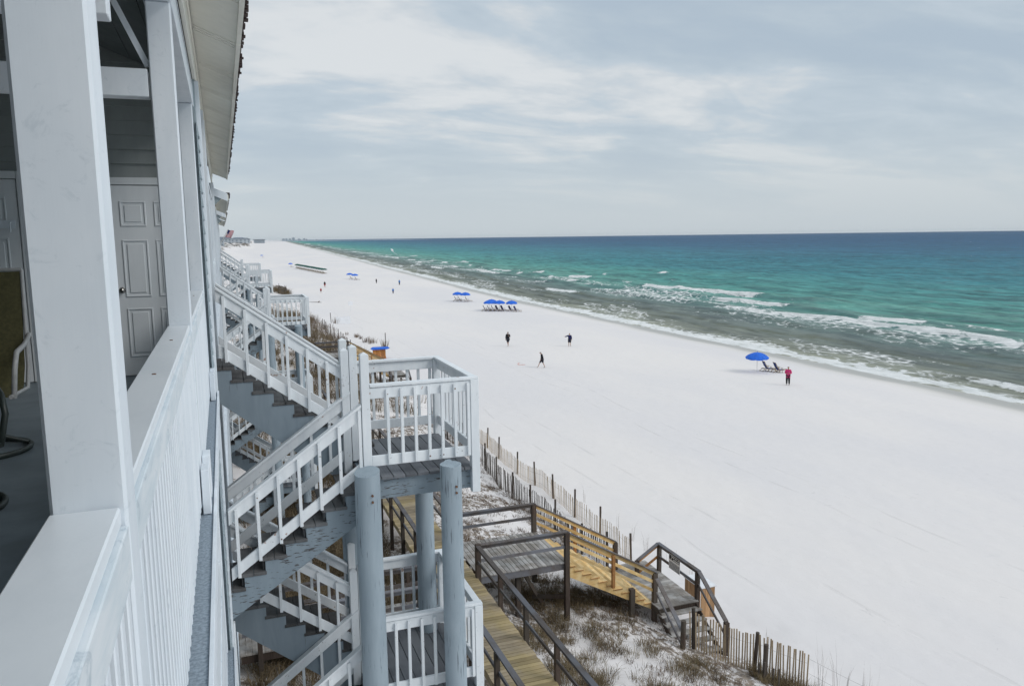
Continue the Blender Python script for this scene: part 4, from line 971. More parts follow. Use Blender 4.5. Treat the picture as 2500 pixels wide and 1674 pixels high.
# ------------------------------------------------------------------ grasses
def grass_obj(name, spots, mat, label, blades, hmin, hmax, spread, width=0.006, droop=0.5, seed=0, shade=(0, 1)):
    r = np.random.RandomState(seed); n = len(spots); N = n * blades
    S = np.repeat(np.array(spots, float), blades, axis=0)      # x,y,size
    a = r.uniform(0, 2 * np.pi, N); q = np.sqrt(r.uniform(0, 1, N)) * spread * S[:, 2]
    bx_ = S[:, 0] + np.cos(a) * q; by_ = S[:, 1] + np.sin(a) * q; bz_ = ground(bx_, by_) - 0.03
    h = r.uniform(hmin, hmax, N) * S[:, 2]; la = a + r.normal(0, 0.7, N); ln = np.abs(r.normal(droop, droop * 0.5, N)) * h
    wa = r.uniform(0, 2 * np.pi, N); wx = np.cos(wa) * width * (0.6 + 0.8 * r.rand(N)); wy = np.sin(wa) * width
    px = np.cos(la); py_ = np.sin(la)
    V = np.empty((N, 5, 3))
    V[:, 0] = np.stack([bx_ - wx, by_ - wy, bz_], -1); V[:, 1] = np.stack([bx_ + wx, by_ + wy, bz_], -1)
    mx_, my_, mz_ = bx_ + px * ln * 0.35, by_ + py_ * ln * 0.35, bz_ + h * 0.65
    V[:, 2] = np.stack([mx_ - wx * .8, my_ - wy * .8, mz_], -1); V[:, 3] = np.stack([mx_ + wx * .8, my_ + wy * .8, mz_], -1)
    V[:, 4] = np.stack([bx_ + px * ln, by_ + py_ * ln, bz_ + h * np.where(droop > .6, .8, 1.0)], -1)
    i0 = np.arange(N) * 5
    tri = np.stack([np.stack([i0, i0 + 1, i0 + 3], -1), np.stack([i0, i0 + 3, i0 + 2], -1), np.stack([i0 + 2, i0 + 3, i0 + 4], -1)], 1).reshape(-1, 3)
    me_ = bpy.data.meshes.new(name); me_.vertices.add(N * 5); me_.vertices.foreach_set('co', V.astype(np.float32).ravel())
    me_.loops.add(tri.size); me_.loops.foreach_set('vertex_index', tri.astype(np.int32).ravel()); me_.polygons.add(len(tri))
    me_.polygons.foreach_set('loop_start', (np.arange(len(tri)) * 3).astype(np.int32)); me_.polygons.foreach_set('loop_total', np.full(len(tri), 3, np.int32)); me_.update()
    sh = np.clip(np.repeat(r.uniform(shade[0], shade[1], n), blades) * 0.5 + r.uniform(shade[0], shade[1], N) * 0.5, 0, 1)
    at_ = me_.attributes.new('shade', 'FLOAT', 'POINT'); at_.data.foreach_set('value', np.repeat(sh, 5).astype(np.float32))
    me_.materials.append(M[mat]); o = bpy.data.objects.new(name, me_); link(o); return tag(o, label, None, None, 'stuff')
def scatter(n, x0, x1, y0, y1, dens, seed, smin=0.6, smax=1.3):
    r = np.random.RandomState(seed); out = []
    X_ = r.uniform(x0, x1, n); Y_ = r.uniform(y0, y1, n); D_ = dens(X_, Y_); k = r.rand(n) < D_
    return [(a, b, s) for a, b, s in zip(X_[k], Y_[k], r.uniform(smin, smax, n)[k])]
# thick brown grass behind the stairs, close to the house
s1 = scatter(2600, 0.1, 4.9, 10, 34, lambda x, y: 0.15 + 0.85 * sstep(0.36, 0.50, fbm(x / 1.7, y / 1.9, 201, 3)) * (1 - 0.7 * sstep(25, 30, y)), 301, 0.7, 1.5)
grass_obj('dune_grass', s1, 'grass', 'thick matted brown grass on the ground beneath the stair tower', 42, 0.25, 0.62, 0.22, 0.006, 0.75, 1, (0.1, 0.85))
s2 = scatter(1800, 0.2, 5.0, 34, 80, lambda x, y: sstep(0.40, 0.55, fbm(x / 2, y / 3, 203, 3)), 302, 0.9, 1.8)
grass_obj('dune_grass', s2, 'grass', 'brown grass in the strip behind the second stair tower', 22, 0.3, 0.7, 0.3, 0.012, 0.6, 2, (0.1, 0.8))
# patches of low dark weed on the sand between boardwalk and fences
D3 = lambda x, y: (0.30 + 0.70 * sstep(0.52, 0.66, fbm(x / 0.8, y / 1.0, 207, 4))) * (1 - sstep(12.6, 13.6, x))
s3 = scatter(2600, 6.8, 13.6, 12, 52, D3, 303, 0.5, 1.15)
grass_obj('weed_patch', s3, 'weed', 'patches of low reddish brown weed on the white dune sand', 30, 0.06, 0.30, 0.20, 0.005, 0.7, 3)
s4 = scatter(900, 7.4, 13.4, 12.5, 21.2, lambda x, y: sstep(0.46, 0.58, fbm(x / 0.9 + 3, y / 0.8, 209, 3)) * (1 - sstep(11.8, 13.4, x - (17 - y) * 0.3)), 304, 0.7, 1.3)
s4 += [(9.0 + RNG.normal(0, .9), 22.3 + RNG.normal(0, .9), RNG.uniform(.7, 1.2)) for _ in range(70)] + [(10.6 + RNG.normal(0, .6), 22.3 + RNG.normal(0, .8), RNG.uniform(.7, 1.1)) for _ in range(34)]
grass_obj('dune_grass', s4, 'grass', 'tawny grass clumps on the sand around and under the yellow stairs', 56, 0.12, 0.42, 0.20, 0.005, 0.75, 4, (0.25, 1.0))
s5 = [(14.2 + RNG.normal(0, .28) + 0.09 * k, 17.6 + RNG.normal(0, .25) - 0.12 * k, RNG.uniform(.7, 1.2)) for k in range(14) for _ in range(5)]
grass_obj('dune_grass', s5, 'grass', 'tawny grass growing through the foot of the short pale fence', 46, 0.2, 0.5, 0.16, 0.005, 0.5, 5, (0.3, 1.0))
s6 = [(15.6 + 0.16 * k + RNG.normal(0, .15), 17.0 - 0.25 * k + RNG.normal(0, .4), RNG.uniform(.7, 1.15)) for k in range(16)] + [(12.8 + RNG.normal(0, .6), 27.5 + RNG.normal(0, 3.5), RNG.uniform(.5, .9)) for _ in range(22)] + [(16.3 + RNG.normal(0, .3), 26.5 + RNG.normal(0, 4), .6) for _ in range(9)] + [(16.0, 19.6, .45)]
grass_obj('sea_oats', s6, 'weed', 'tall thin dry stems rising from the sand at the bottom right', 5, 0.9, 1.7, 0.14, 0.0035, 0.16, 6)
s7 = [(12 + RNG.normal(0, 1.0), y, RNG.uniform(.8, 1.6)) for y in RNG.uniform(80, 130, 90)] + [(17.5 + RNG.normal(0, .5), 100.5 + RNG.normal(0, .8), 1) for _ in range(8)] + [(16.6 + RNG.normal(0, .4), 108 + RNG.normal(0, 2), .7) for _ in range(8)]
grass_obj('dune_grass', s7, 'weed', 'sparse dry grass tufts on the sand beyond the second stairs', 24, 0.3, 0.9, 0.35, 0.012, 0.3, 7)
s8 = [(8.5 + RNG.normal(0, 2.2), y, RNG.uniform(1.0, 1.9)) for y in RNG.uniform(52, 130, 520)] + [(12.8 + RNG.normal(0, 1.0), 196 + RNG.normal(0, 4.5), RNG.uniform(1.2, 2.2)) for _ in range(120)]
grass_obj('dune_grass', s8, 'grass', 'brown grass running up the dune past the farther houses', 26, 0.3, 0.8, 0.4, 0.014, 0.6, 8, (0.1, 0.8))
def tuft(x, y, s, label, stake=None):
    t = thing('grass_tuft', (x, y, gz(x, y)), label, 'grass tuft')
    m = MB(); r = random.Random(int(x * 10))
    for _ in range(46):
        a = r.uniform(0, 6.28); q = r.uniform(0, 0.45) * s; h = r.uniform(0.5, 1.25) * s; bx0, by0 = x + math.cos(a) * q, y + math.sin(a) * q
        m.add([(bx0 - .016, by0, gz(bx0, by0) - .05), (bx0 + .016, by0, gz(bx0, by0) - .05), (bx0 + math.cos(a) * .3 * h, by0 + math.sin(a) * .3 * h, gz(bx0, by0) + h)], [(0, 1, 2)])
    o = build(m, 'blades', 'weed', t); o['kind'] = 'stuff'
    at_ = o.data.attributes.new('shade', 'FLOAT', 'POINT'); at_.data.foreach_set('value', [r.random() for _ in range(len(o.data.vertices))])
    if stake:
        m = MB(); m.tube([(x + stake, y, gz(x, y) - .3), (x + stake - 0.1 * (stake < 0), y, gz(x, y) + 1.75)], 0.05, 8); build(m, 'stake', 'slat_dark', t)
tuft(18.4, 96.4, 1.0, 'dark grass tuft with an upright stake on the empty sand', 0.15)
tuft(16.35, 125.5, 1.05, 'dark grass tuft with leaning stakes beside the white mesh screen', -0.75)

# ------------------------------------------------------------------ beach umbrellas and loungers
def canopy_mesh(mat, r=1.12, rise=0.46, n=8, drop=0.13):
    m = MB(); rings = [(0.0, rise), (0.28, rise * .93), (0.55, rise * .73), (0.8, rise * .42), (1.0, 0.0)]; sub = 4
    K = n * sub; vs = []
    for (f, z) in rings[1:]:
        for k in range(K):
            a = 2 * math.pi * k / K; ph = (k % sub) / sub; sc = 1 - 0.055 * math.sin(math.pi * ph) * f     # cloth pulls in between ribs
            vs.append((r * f * sc * math.cos(a), r * f * sc * math.sin(a), z - 0.03 * math.sin(math.pi * ph) * f))
    fs = []
    for i in range(len(rings) - 2):
        for k in range(K): fs.append((i * K + k, i * K + (k + 1) % K, (i + 1) * K + (k + 1) % K, (i + 1) * K + k))
    o = len(vs); vs.append((0, 0, rise)); fs += [(o, (k + 1) % K, k) for k in range(K)]
    base = (len(rings) - 2) * K
    for k in range(K):      # valance
        p = vs[base + k]; ph = (k % sub) / sub; vs.append((p[0] * 1.005, p[1] * 1.005, p[2] - drop * (0.75 + 0.25 * math.sin(math.pi * ph))))
    v0 = o + 1
    for k in range(K): fs.append((base + k, base + (k + 1) % K, v0 + (k + 1) % K, v0 + k))
    m.add(vs, fs, False); me_ = m.mesh('canopy', fix=False); me_.materials.append(M[mat]); return me_
def make_umbrella(mat):
    cm = canopy_mesh(mat)
    pm = MB(); pm.tube([(0, 0, -0.3), (0, 0, 2.02)], 0.022, 8); pm_ = pm.mesh('pole'); pm_.materials.append(M['pole'])
    fm = MB(); fm.tube([(0, 0, 2.0), (0, 0, 2.06), (0, 0, 2.10)], [0.03, 0.035, 0.01], 8); fm_ = fm.mesh('finial'); fm_.materials.append(M[mat])
    rb = MB()
    for k in range(8):
        a = 2 * math.pi * k / 8; rb.tube([(0, 0, 1.93), (0.9 * math.cos(a), 0.9 * math.sin(a), 1.66)], 0.007, 4)
    rb_ = rb.mesh('ribs'); rb_.materials.append(M['pole'])
    def put(x, y, label, group, tilt=(0, 0), rz=0.0, h=0.0):
        t = thing('beach_umbrella', (x, y, gz(x, y)), label, 'beach umbrella', group)
        for nm, me_, dz in (('canopy', cm, 1.52), ('pole', pm_, 0), ('finial', fm_, 0), ('ribs', rb_, 0)):
            o = bpy.data.objects.new(nm, me_); link(o, t); o.location = (0, 0, dz)
        t.rotation_euler = (tilt[0], tilt[1], rz); return t
    return put
blue_umb = make_umbrella('blue'); green_umb = make_umbrella('green')
def make_lounger(mat):
    fr = MB(); w = 0.29
    for s in (-w, w):
        fr.bar((-0.55, s, 0.27), (0.95, s, 0.24), 0.035, 0.05)                       # side rails
        fr.bar((-0.12, s * 1.0, 0.30), (-0.52, s * 1.0, 1.02), 0.035, 0.045)          # back uprights
        fr.bar((-0.35, s * 1.12, 0.55), (0.28, s * 1.12, 0.50), 0.06, 0.025)          # arm rests
        fr.bar((0.22, s * 1.1, 0.0), (0.14, s * 1.1, 0.50), 0.035, 0.035)
    for x, z in ((-0.5, 0.26), (0.93, 0.245), (-0.50, 1.0), (-0.30, 0.62)): fr.bar((x, -w, z), (x, w, z), 0.04, 0.03)
    fm = fr.mesh('frame'); fm.materials.append(M['chairwood'])
    lg = []
    for (x0, x1) in ((-0.40, -0.78), (0.05, -0.15), (0.88, 0.92)):
        m = MB()
        for s in (-w, w): m.bar((x0, s * 1.04, 0.28), (x1, s * 1.04, 0.0), 0.035, 0.04)
        m.bar((x1, -w, 0.03), (x1, w, 0.03), 0.03, 0.03); me_ = m.mesh('legs'); me_.materials.append(M['chairwood']); lg.append(me_)
    b = MB(); n = 6
    for k in range(n):
        f0, f1 = k / n, (k + 1) / n; sag = lambda f: 0.05 * math.sin(math.pi * f)
        p = lambda f: (-0.14 - 0.37 * f + -sag(f) * 0.6, 0.33 + 0.66 * f - sag(f) * .3)
        a, c = p(f0), p(f1); b.hexa([(a[0], -w + .02, a[1]), (a[0], w - .02, a[1]), (a[0] - .02, w - .02, a[1] - .01), (a[0] - .02, -w + .02, a[1] - .01), (c[0], -w + .02, c[1]), (c[0], w - .02, c[1]), (c[0] - .02, w - .02, c[1] - .01), (c[0] - .02, -w + .02, c[1] - .01)])
    bk = b.mesh('backrest'); bk.materials.append(M[mat])
    s = MB(); s.box(-0.16, 0.42, -w + .02, w - .02, 0.26, 0.285); se = s.mesh('seat'); se.materials.append(M[mat])
    hd = MB(); hd.box(-0.50, -0.44, -w + .05, w - .05, 0.88, 1.0); hd = hd.mesh('head_pillow'); hd.materials.append(M[mat])
    def put(x, y, label, group, rz=0.0):
        t = thing('beach_lounger', (x, y, gz(x, y)), label, 'beach chair', group)
        for nm, me_ in (('frame', fm), ('leg', lg[0]), ('leg', lg[1]), ('leg', lg[2]), ('backrest', bk), ('seat', se), ('head_pillow', hd)):
            o = bpy.data.objects.new(nm, me_); link(o, t)
        t.rotation_euler = (0, 0, rz); return t
    return put
lounger = make_lounger('navy')
GU, GC = 'blue beach umbrellas on the sand', 'navy loungers under the blue umbrellas'
blue_umb(48.8, 62.7, 'nearest blue umbrella, beside the person in the pink jacket', GU, (0.03, -0.04))
lounger(50.35, 63.0, 'navy lounger just under the rim of the nearest blue umbrella', GC, -0.25)
lounger(50.95, 62.1, 'navy lounger on the pink jacket side of the nearest blue umbrella', GC, -0.22)
for (x, y, l) in ((46.6, 160.0, 'left of the two blue umbrellas sharing three loungers'), (47.8, 158.2, 'right of the two blue umbrellas sharing three loungers')): blue_umb(x, y, l, GU)
for (x, y, l) in ((46.6, 160.6, 'left lounger below the pair of umbrellas with three loungers'), (47.1, 159.4, 'middle lounger below the pair of umbrellas with three loungers'), (48.1, 157.4, 'right lounger below the pair of umbrellas with three loungers')): lounger(x, y, l, GC, -0.3)
for (x, y, l) in ((45.6, 135.8, 'leftmost umbrella of the cluster of four blue ones'), (46.6, 137.4, 'rear umbrella rising behind the left pair in the cluster of four'), (47.1, 134.4, 'second umbrella from the right in the cluster of four'), (49.1, 133.4, 'rightmost umbrella of the cluster of four blue ones')): blue_umb(x, y, l, GU)
LN = ['first', 'second', 'third', 'fourth', 'fifth', 'sixth', 'seventh']
for k, (x, y) in enumerate(((45.1, 136.4), (45.7, 135.7), (46.35, 135.3), (46.9, 134.7), (47.75, 134.2), (49.0, 133.4), (49.8, 132.8))): lounger(x, y, LN[k] + ' lounger from the left under the cluster of four umbrellas', GC, -0.9 if k > 2 else -0.2)
for (x, y, l) in ((40.2, 268.5, 'left umbrella of the small pair right of the green row'), (40.8, 261.0, 'right umbrella of the small pair right of the green row')): blue_umb(x, y, l, GU)
for (x, y, l) in ((40.4, 265.5, 'left lounger of the small pair right of the green row'), (41.0, 259.0, 'right lounger of the small pair right of the green row')): lounger(x, y, l, GC, -0.3)
blue_umb(31.6, 405, 'single small blue umbrella left of the green umbrella row', GU); lounger(31.9, 402, 'lounger under the single small umbrella left of the green row', GC)
blue_umb(28.6, 640, 'farthest blue umbrella, a speck far up the beach', GU); lounger(29.2, 634, 'lounger under the farthest blue umbrella', GC)
OR = ['first', 'second', 'third', 'fourth', 'fifth', 'sixth', 'seventh', 'eighth', 'ninth', 'tenth', 'eleventh', 'twelfth', 'thirteenth', 'fourteenth']
brown = make_lounger('charcoal')
for k in range(13):
    f = k / 12; x = 37.3 - 4.4 * f; y = 315.5 + 67 * f
    t = green_umb(x, y, OR[k] + ' dark green umbrella of the long row, counted from the right', 'long row of dark green umbrellas'); t.scale = (1.12, 1.12, 1.05)
    for j, dy_ in enumerate((-1.3, 1.3)): brown(x - 0.1, y + dy_, ('near' if j == 0 else 'far') + ' lounger under the ' + OR[k] + ' green umbrella from the right', 'loungers under the green umbrellas')

# ------------------------------------------------------------------ people
def skin_chain(name, verts, edges, radii, mat, parent, root=0, sub=1):
    me_ = bpy.data.meshes.new(name); me_.from_pydata([tuple(v) for v in verts], edges, []); o = bpy.data.objects.new(name, me_); link(o)
    md = o.modifiers.new('s', 'SKIN'); md.use_smooth_shade = True
    for i, r in enumerate(radii):
        sv = me_.skin_vertices[0].data[i]; sv.radius = (r if isinstance(r, tuple) else (r, r)); sv.use_root = (i == root)
    if sub: sm_ = o.modifiers.new('u', 'SUBSURF'); sm_.levels = sub; sm_.render_levels = sub
    dg = bpy.context.evaluated_depsgraph_get(); dg.update(); em = bpy.data.meshes.new_from_object(o.evaluated_get(dg)); bpy.data.objects.remove(o); bpy.data.meshes.remove(me_)
    em.materials.clear(); em.materials.append(M[mat]); n = bpy.data.objects.new(name, em); link(n, parent); return n
def person(x, y, face, H, label, pose, top='black', bottom='charcoal', hair='hair_dark', long_pants=False, skirt=False, hood=False, hand_item=None, group=None):
    """face: heading in degrees, 0 = towards +Y; pose gives joint offsets in metres for a 1.75 m figure (local: +Y is forward, +X is right)"""
    t = thing('person', (x, y, gz(x, y) - 0.01), label, 'person', group); k = H / 1.75
    j = dict(pel=(0, 0, .93), spi=(0, 0, 1.13), che=(0, 0, 1.34), nec=(0, .01, 1.49), hd0=(0, .02, 1.57), hd1=(0, .03, 1.64), hd2=(0, .02, 1.72),
             lh=(-.09, 0, .89), rh=(.09, 0, .89), lk=(-.10, .02, .49), rk=(.10, .02, .49), la=(-.11, -.02, .085), ra=(.11, -.02, .085), lt=(-.12, .15, .035), rt=(.12, .15, .035),
             ls=(-.19, 0, 1.41), rs=(.19, 0, 1.41), le=(-.25, -.02, 1.14), re=(.25, -.02, 1.14), lw=(-.26, .05, .90), rw=(.26, .05, .90), lf=(-.26, .08, .80), rf=(.26, .08, .80))
    j.update(pose); V = {a: Vector(b) for a, b in j.items()}
    names = list(V); idx = {a: i for i, a in enumerate(names)}
    ed = [('pel', 'spi'), ('spi', 'che'), ('che', 'nec'), ('nec', 'hd0'), ('hd0', 'hd1'), ('hd1', 'hd2'), ('pel', 'lh'), ('pel', 'rh'), ('lh', 'lk'), ('rh', 'rk'), ('lk', 'la'), ('rk', 'ra'), ('la', 'lt'), ('ra', 'rt'), ('che', 'ls'), ('che', 'rs'), ('ls', 'le'), ('rs', 're'), ('le', 'lw'), ('re', 'rw'), ('lw', 'lf'), ('rw', 'rf')]
    rad = dict(pel=(.13, .10), spi=(.12, .09), che=(.14, .10), nec=.052, hd0=.075, hd1=.095, hd2=.065, lh=.085, rh=.085, lk=.055, rk=.055, la=.038, ra=.038, lt=.03, rt=.03, ls=.058, rs=.058, le=.042, re=.042, lw=.030, rw=.030, lf=.028, rf=.028)
    pts = [V[a].copy() for a in names]; E_ = [(idx[a], idx[b]) for a, b in ed]; RD = [rad[a] for a in names]
    for s in ('l', 'r'):       # fingers and thumb rooted in the palm
        d = (V[s + 'f'] - V[s + 'w']).normalized(); sd_ = d.cross(Vector((0, 0, 1))); sd_ = sd_.normalized() if sd_.length > .1 else Vector((0, 1, 0))
        for q, (o, L) in enumerate(((-.024, .062), (-.008, .072), (.008, .068), (.024, .052))):
            pts.append(V[s + 'f'] + sd_ * o + d * L); E_.append((idx[s + 'f'], len(pts) - 1)); RD.append(.009)
        pts.append(V[s + 'w'] + sd_ * -.05 + d * .06); E_.append((idx[s + 'w'], len(pts) - 1)); RD.append(.011)
    pts.append(V['hd1'] + Vector((0, .105, -.01))); E_.append((idx['hd1'], len(pts) - 1)); RD.append(.014)      # nose
    skin_chain('body', pts, E_, RD, 'skin', t)
    # jacket: torso and sleeves a little larger than the body
    def sub_(keys, edges, extra, mat, nm):
        ii = {a: i for i, a in enumerate(keys)}
        f_ = 1.22 if nm in ('jacket', 'trousers', 'shorts') else 1.0
        skin_chain(nm, [V[a] for a in keys], [(ii[a], ii[b]) for a, b in edges], [(e[0] * f_, e[1] * f_) if isinstance(e, tuple) else e * f_ for e in extra], mat, t)
    V['hem'] = V['pel'] + Vector((0, 0, -.10)); V['col'] = V['nec'] + (V['che'] - V['nec']) * .15
    V['lc'] = V['le'] + (V['lw'] - V['le']) * .9; V['rc'] = V['re'] + (V['rw'] - V['re']) * .9
    sub_(['pel', 'spi', 'che', 'col', 'ls', 'rs', 'le', 're', 'lc', 'rc', 'hem'], [('pel', 'hem'), ('pel', 'spi'), ('spi', 'che'), ('che', 'col'), ('che', 'ls'), ('che', 'rs'), ('ls', 'le'), ('rs', 're'), ('le', 'lc'), ('re', 'rc')], [(.165, .135), (.155, .125), (.175, .13), .07, .08, .08, .065, .065, .052, .052, (.16, .135)], top, 'jacket')
    for s in ('l', 'r'):
        f = 1.0 if long_pants else 0.30
        V[s + 'c2'] = V[s + 'k'] + (V[s + 'a'] - V[s + 'k']) * (0.93 if long_pants else 0.02)
    sub_(['pel', 'lh', 'rh', 'lk', 'rk', 'lc2', 'rc2'] if long_pants else ['pel', 'lh', 'rh', 'lc2', 'rc2'],
         ([('pel', 'lh'), ('pel', 'rh'), ('lh', 'lk'), ('rh', 'rk'), ('lk', 'lc2'), ('rk', 'rc2')] if long_pants else [('pel', 'lh'), ('pel', 'rh'), ('lh', 'lc2'), ('rh', 'rc2')]),
         ([(.145, .12), .105, .105, .078, .078, .062, .062] if long_pants else [(.145, .12), .11, .11, .085 if not skirt else .10, .085 if not skirt else .10]), bottom, 'trousers' if long_pants else 'shorts')
    for s in ('l', 'r'):
        sub_([s + 'a', s + 't'], [(s + 'a', s + 't')], [.05, .04], 'shoe', 'shoe')
    V['h3'] = V['hd1'] + Vector((0, -.03, .02)); V['h4'] = V['hd2'] + Vector((0, -.01, .015)); V['h5'] = V['hd0'] + Vector((0, -.05, -.02))
    if hood: sub_(['h5', 'h3', 'h4'], [('h5', 'h3'), ('h3', 'h4')], [.10, .115, .085], top, 'hood')
    else: sub_(['h5', 'h3', 'h4'], [('h5', 'h3'), ('h3', 'h4')], [.05, .098, .072], hair, 'hair')
    t.rotation_euler = (0, 0, -R(face)); t.scale = (k, k, k)
    return t
cam_heading = lambda x, y: math.degrees(math.atan2(-x, -y))
person(46.9, 55.9, cam_heading(46.9, 55.9) + 5, 1.70, 'person in a pink hooded jacket and black trousers, hands held at the chest', dict(le=(-.27, .02, 1.16), lw=(-.16, .20, 1.13), lf=(-.10, .25, 1.18), re=(.26, -.03, 1.15), rw=(.12, .20, 1.10), rf=(.05, .25, 1.14), lk=(-.10, .01, .49), rk=(.11, .01, .49)), 'pink', 'black', long_pants=True, hood=False)
p = person(32.7, 90.3, cam_heading(32.7, 90.3) + 20, 1.83, 'walker in a long black hooded top and knee shorts, one hand raised', dict(le=(-.28, .02, 1.16), lw=(-.16, .16, 1.28), lf=(-.12, .20, 1.34), ra=(.04, -.20, .12), rk=(.07, .02, .50), rt=(.05, -.05, .05), la=(-.05, .08, .085), lk=(-.07, .08, .50), lt=(-.06, .24, .035)), 'black', 'charcoal', 'black', hood=True)
person(39.6, 87.0, cam_heading(39.6, 87.0), 1.66, 'person in a dark blue jacket pointing sideways with a stretched arm', dict(re=(.42, .08, 1.32), rw=(.62, .14, 1.30), rf=(.71, .17, 1.34)), 'darkblue', 'black', skirt=True)
person(30.5, 73.9, 292, 1.74, 'grey haired walker in a black top striding left with head bowed', dict(nec=(0, .07, 1.48), hd0=(0, .13, 1.54), hd1=(0, .17, 1.60), hd2=(0, .18, 1.68), che=(0, .04, 1.34), ls=(-.19, .05, 1.40), rs=(.19, .05, 1.40), lk=(-.09, .26, .55), la=(-.10, .42, .14), lt=(-.10, .58, .14), rk=(.09, -.10, .50), ra=(.10, -.30, .09), rt=(.10, -.15, .035), lw=(-.24, .16, .92), lf=(-.24, .2, .83)), 'black', 'charcoal', 'hair_grey')
person(26.6, 224.8, 150, 1.78, 'distant person in black over red standing near a child', dict(), 'black', 'redcloth')
person(22.9, 202.2, 10, 1.25, 'small child in a red top on the sand below the distant dark figure', dict(), 'redcloth', 'charcoal')
person(43.5, 237.2, 60, 1.5, 'slim distant person in dark clothes at the water edge', dict(), 'charcoal', 'black', long_pants=True)
person(47.9, 224.6, 40, 1.62, 'distant person in light blue standing nearest the surf', dict(), 'lightblue', 'charcoal', long_pants=True)
person(38.8, 189.6, 200, 1.40, 'distant small person in blue standing alone on the sand', dict(), 'lightblue', 'darkblue', long_pants=True)

# ------------------------------------------------------------------ other things on the sand
def sand_sign(x, y, label, w=0.5, h=0.45, H=1.9):
    t = thing('sand_sign', (x, y, gz(x, y)), label, 'sign'); g = gz(x, y)
    m = MB(); m.tube([(x, y, g - .3), (x, y, g + H)], 0.03, 6); build(m, 'pole', 'net', t)
    bx('panel', 'net', t, x - w / 2, x + w / 2, y - 0.05, y - 0.035, g + H - h, g + H); return t
sand_sign(22.0, 147.3, 'pale sign on a thin white pole standing in empty sand', 0.85, 0.7, 1.9)
sand_sign(21.1, 180.9, 'faint thin white marker pole below the small child', 0.25, 0.2, 1.6)
ns_ = thing('mesh_screen', (17.3, 125.5, gz(17.3, 125.5)), 'white mesh screen stretched on the sand beside a grass tuft', 'mesh screen')
g = gz(17.3, 125.5); bx('cloth', 'net', ns_, 16.35, 18.55, 125.2, 125.215, g - .05, g + 1.15)
for x in (16.33, 18.57): m = MB(); m.tube([(x, 125.22, g - .3), (x, 125.22, g + 1.22)], 0.025, 6); build(m, 'pole', 'net', ns_)
dw = thing('driftwood', (18.0, 171, gz(18, 171)), 'long thin strip of driftwood lying on the empty sand', 'driftwood')
m = MB(); m.tube([(16.8, 171.6, gz(17, 171) + .06), (18.2, 171.1, gz(18, 171) + .09), (19.3, 170.4, gz(19, 170) + .07)], [.03, .06, .05], 6); m.tube([(18.7, 170.9, gz(18.7, 171) + .08), (19.0, 170.8, gz(19, 171) + .35)], [.16, .05], 6); build(m, 'log', 'drift', dw)
dw = thing('driftwood', (14.5, 222, gz(14.5, 222)), 'dark seaweed streak on the sand beyond the second landing', 'driftwood')
m = MB(); m.tube([(13.2, 223, gz(13.2, 223) + .15), (14.5, 222.5, gz(14.5, 222.5) + .3), (15.9, 220, gz(15.9, 220) + .08)], [.12, .25, .08], 6); build(m, 'log', 'drift', dw)
hp = thing('sand_toy', (29.1, 76.8, gz(29.1, 76.8)), 'thin orange plastic hoop lying open on the sand', 'beach toy')
m = MB(); g = gz(29.1, 76.8) + .03; m.tube([(28.85, 76.6, g), (29.1, 77.3, g + .01), (29.35, 77.5, g)], .02, 6); m.tube([(28.85, 76.6, g), (29.2, 76.35, g), (29.55, 76.3, g)], .018, 6); build(m, 'rod', 'hoop', hp)
ks = thing('rental_box', (15.7, 86.0, gz(15.7, 86)), 'orange slatted storage box with a blue lid beyond the stairs', 'storage box')
g = gz(15.7, 86) - 0.05; ks.rotation_euler = (0, 0, 0)
for k in range(11): m = MB(); m.prism([(15.02 + .135 * k, g), (15.145 + .135 * k, g), (15.105 + .118 * k, g + 1.05), (14.99 + .118 * k, g + 1.05)], 'y', 85.5, 85.53); build(m, 'slat', 'orange', ks)
for k in range(6): bx('slat', 'orange', ks, 16.42, 16.44, 85.55 + .17 * k, 85.70 + .17 * k, g, g + 1.0)
m = MB(); m.prism([(14.9, g + 1.06), (16.6, g + 1.06), (16.9, g + 1.18), (15.2, g + 1.22)], 'y', 85.3, 86.6); build(m, 'lid', 'blue', ks)
# kite over the surf
kt = thing('kite', (31.0, 150.0, 11.0), 'small white kite with a ribbon tail flying over the surf', 'kite')
m = MB(); cx, cz = 30.8, 11.25
m.add([(cx - .28, 150, cz + .32), (cx + .22, 150.1, cz + .1), (cx + .20, 150.05, cz - .40), (cx - .26, 149.9, cz - .05), (cx - .02, 149.75, cz + .02)], [(0, 4, 1), (1, 4, 2), (2, 4, 3), (3, 4, 0)])
build(m, 'sail', 'whitecloth', kt)
m = MB(); pts = [(cx + .18 + .08 * i + .05 * math.sin(i * 1.4), 150 + .04 * i, cz - .36 - .055 * i) for i in range(12)]
for a, b in zip(pts[:-1], pts[1:]): m.bar(a, b, 0.05, 0.02)
build(m, 'tail', 'whitecloth', kt)
# flag on the farthest house
fg = thing('flag', (0.0, 63.9, 13.2), 'red and white striped flag flapping from a tilted pole beyond the roofs', 'flag')
m = MB(); m.tube([(-0.2, 63.9, 13.05), (0.52, 63.9, 14.35)], 0.018, 6); build(m, 'pole', 'pole', fg)
vs, fs, uv = [], [], []; nu, nv = 12, 8
for a in range(nu + 1):
    for b in range(nv + 1):
        u, v = a / nu, b / nv; px_, pz_ = 0.50 - 0.42 * v * 0.55, 14.32 - 0.80 * v * 0.62
        vs.append((px_ + u * 0.42 + .03 * math.sin(u * 7 + v * 3), 63.9 + .09 * math.sin(u * 9 + v * 2), pz_ - u * 0.30 * (0.4 + v * .2) - .03 * math.sin(u * 6)))
        uv.append((u, 1 - v))
for a in range(nu):
    for b in range(nv): i = a * (nv + 1) + b; fs.append((i, i + nv + 1, i + nv + 2, i + 1))
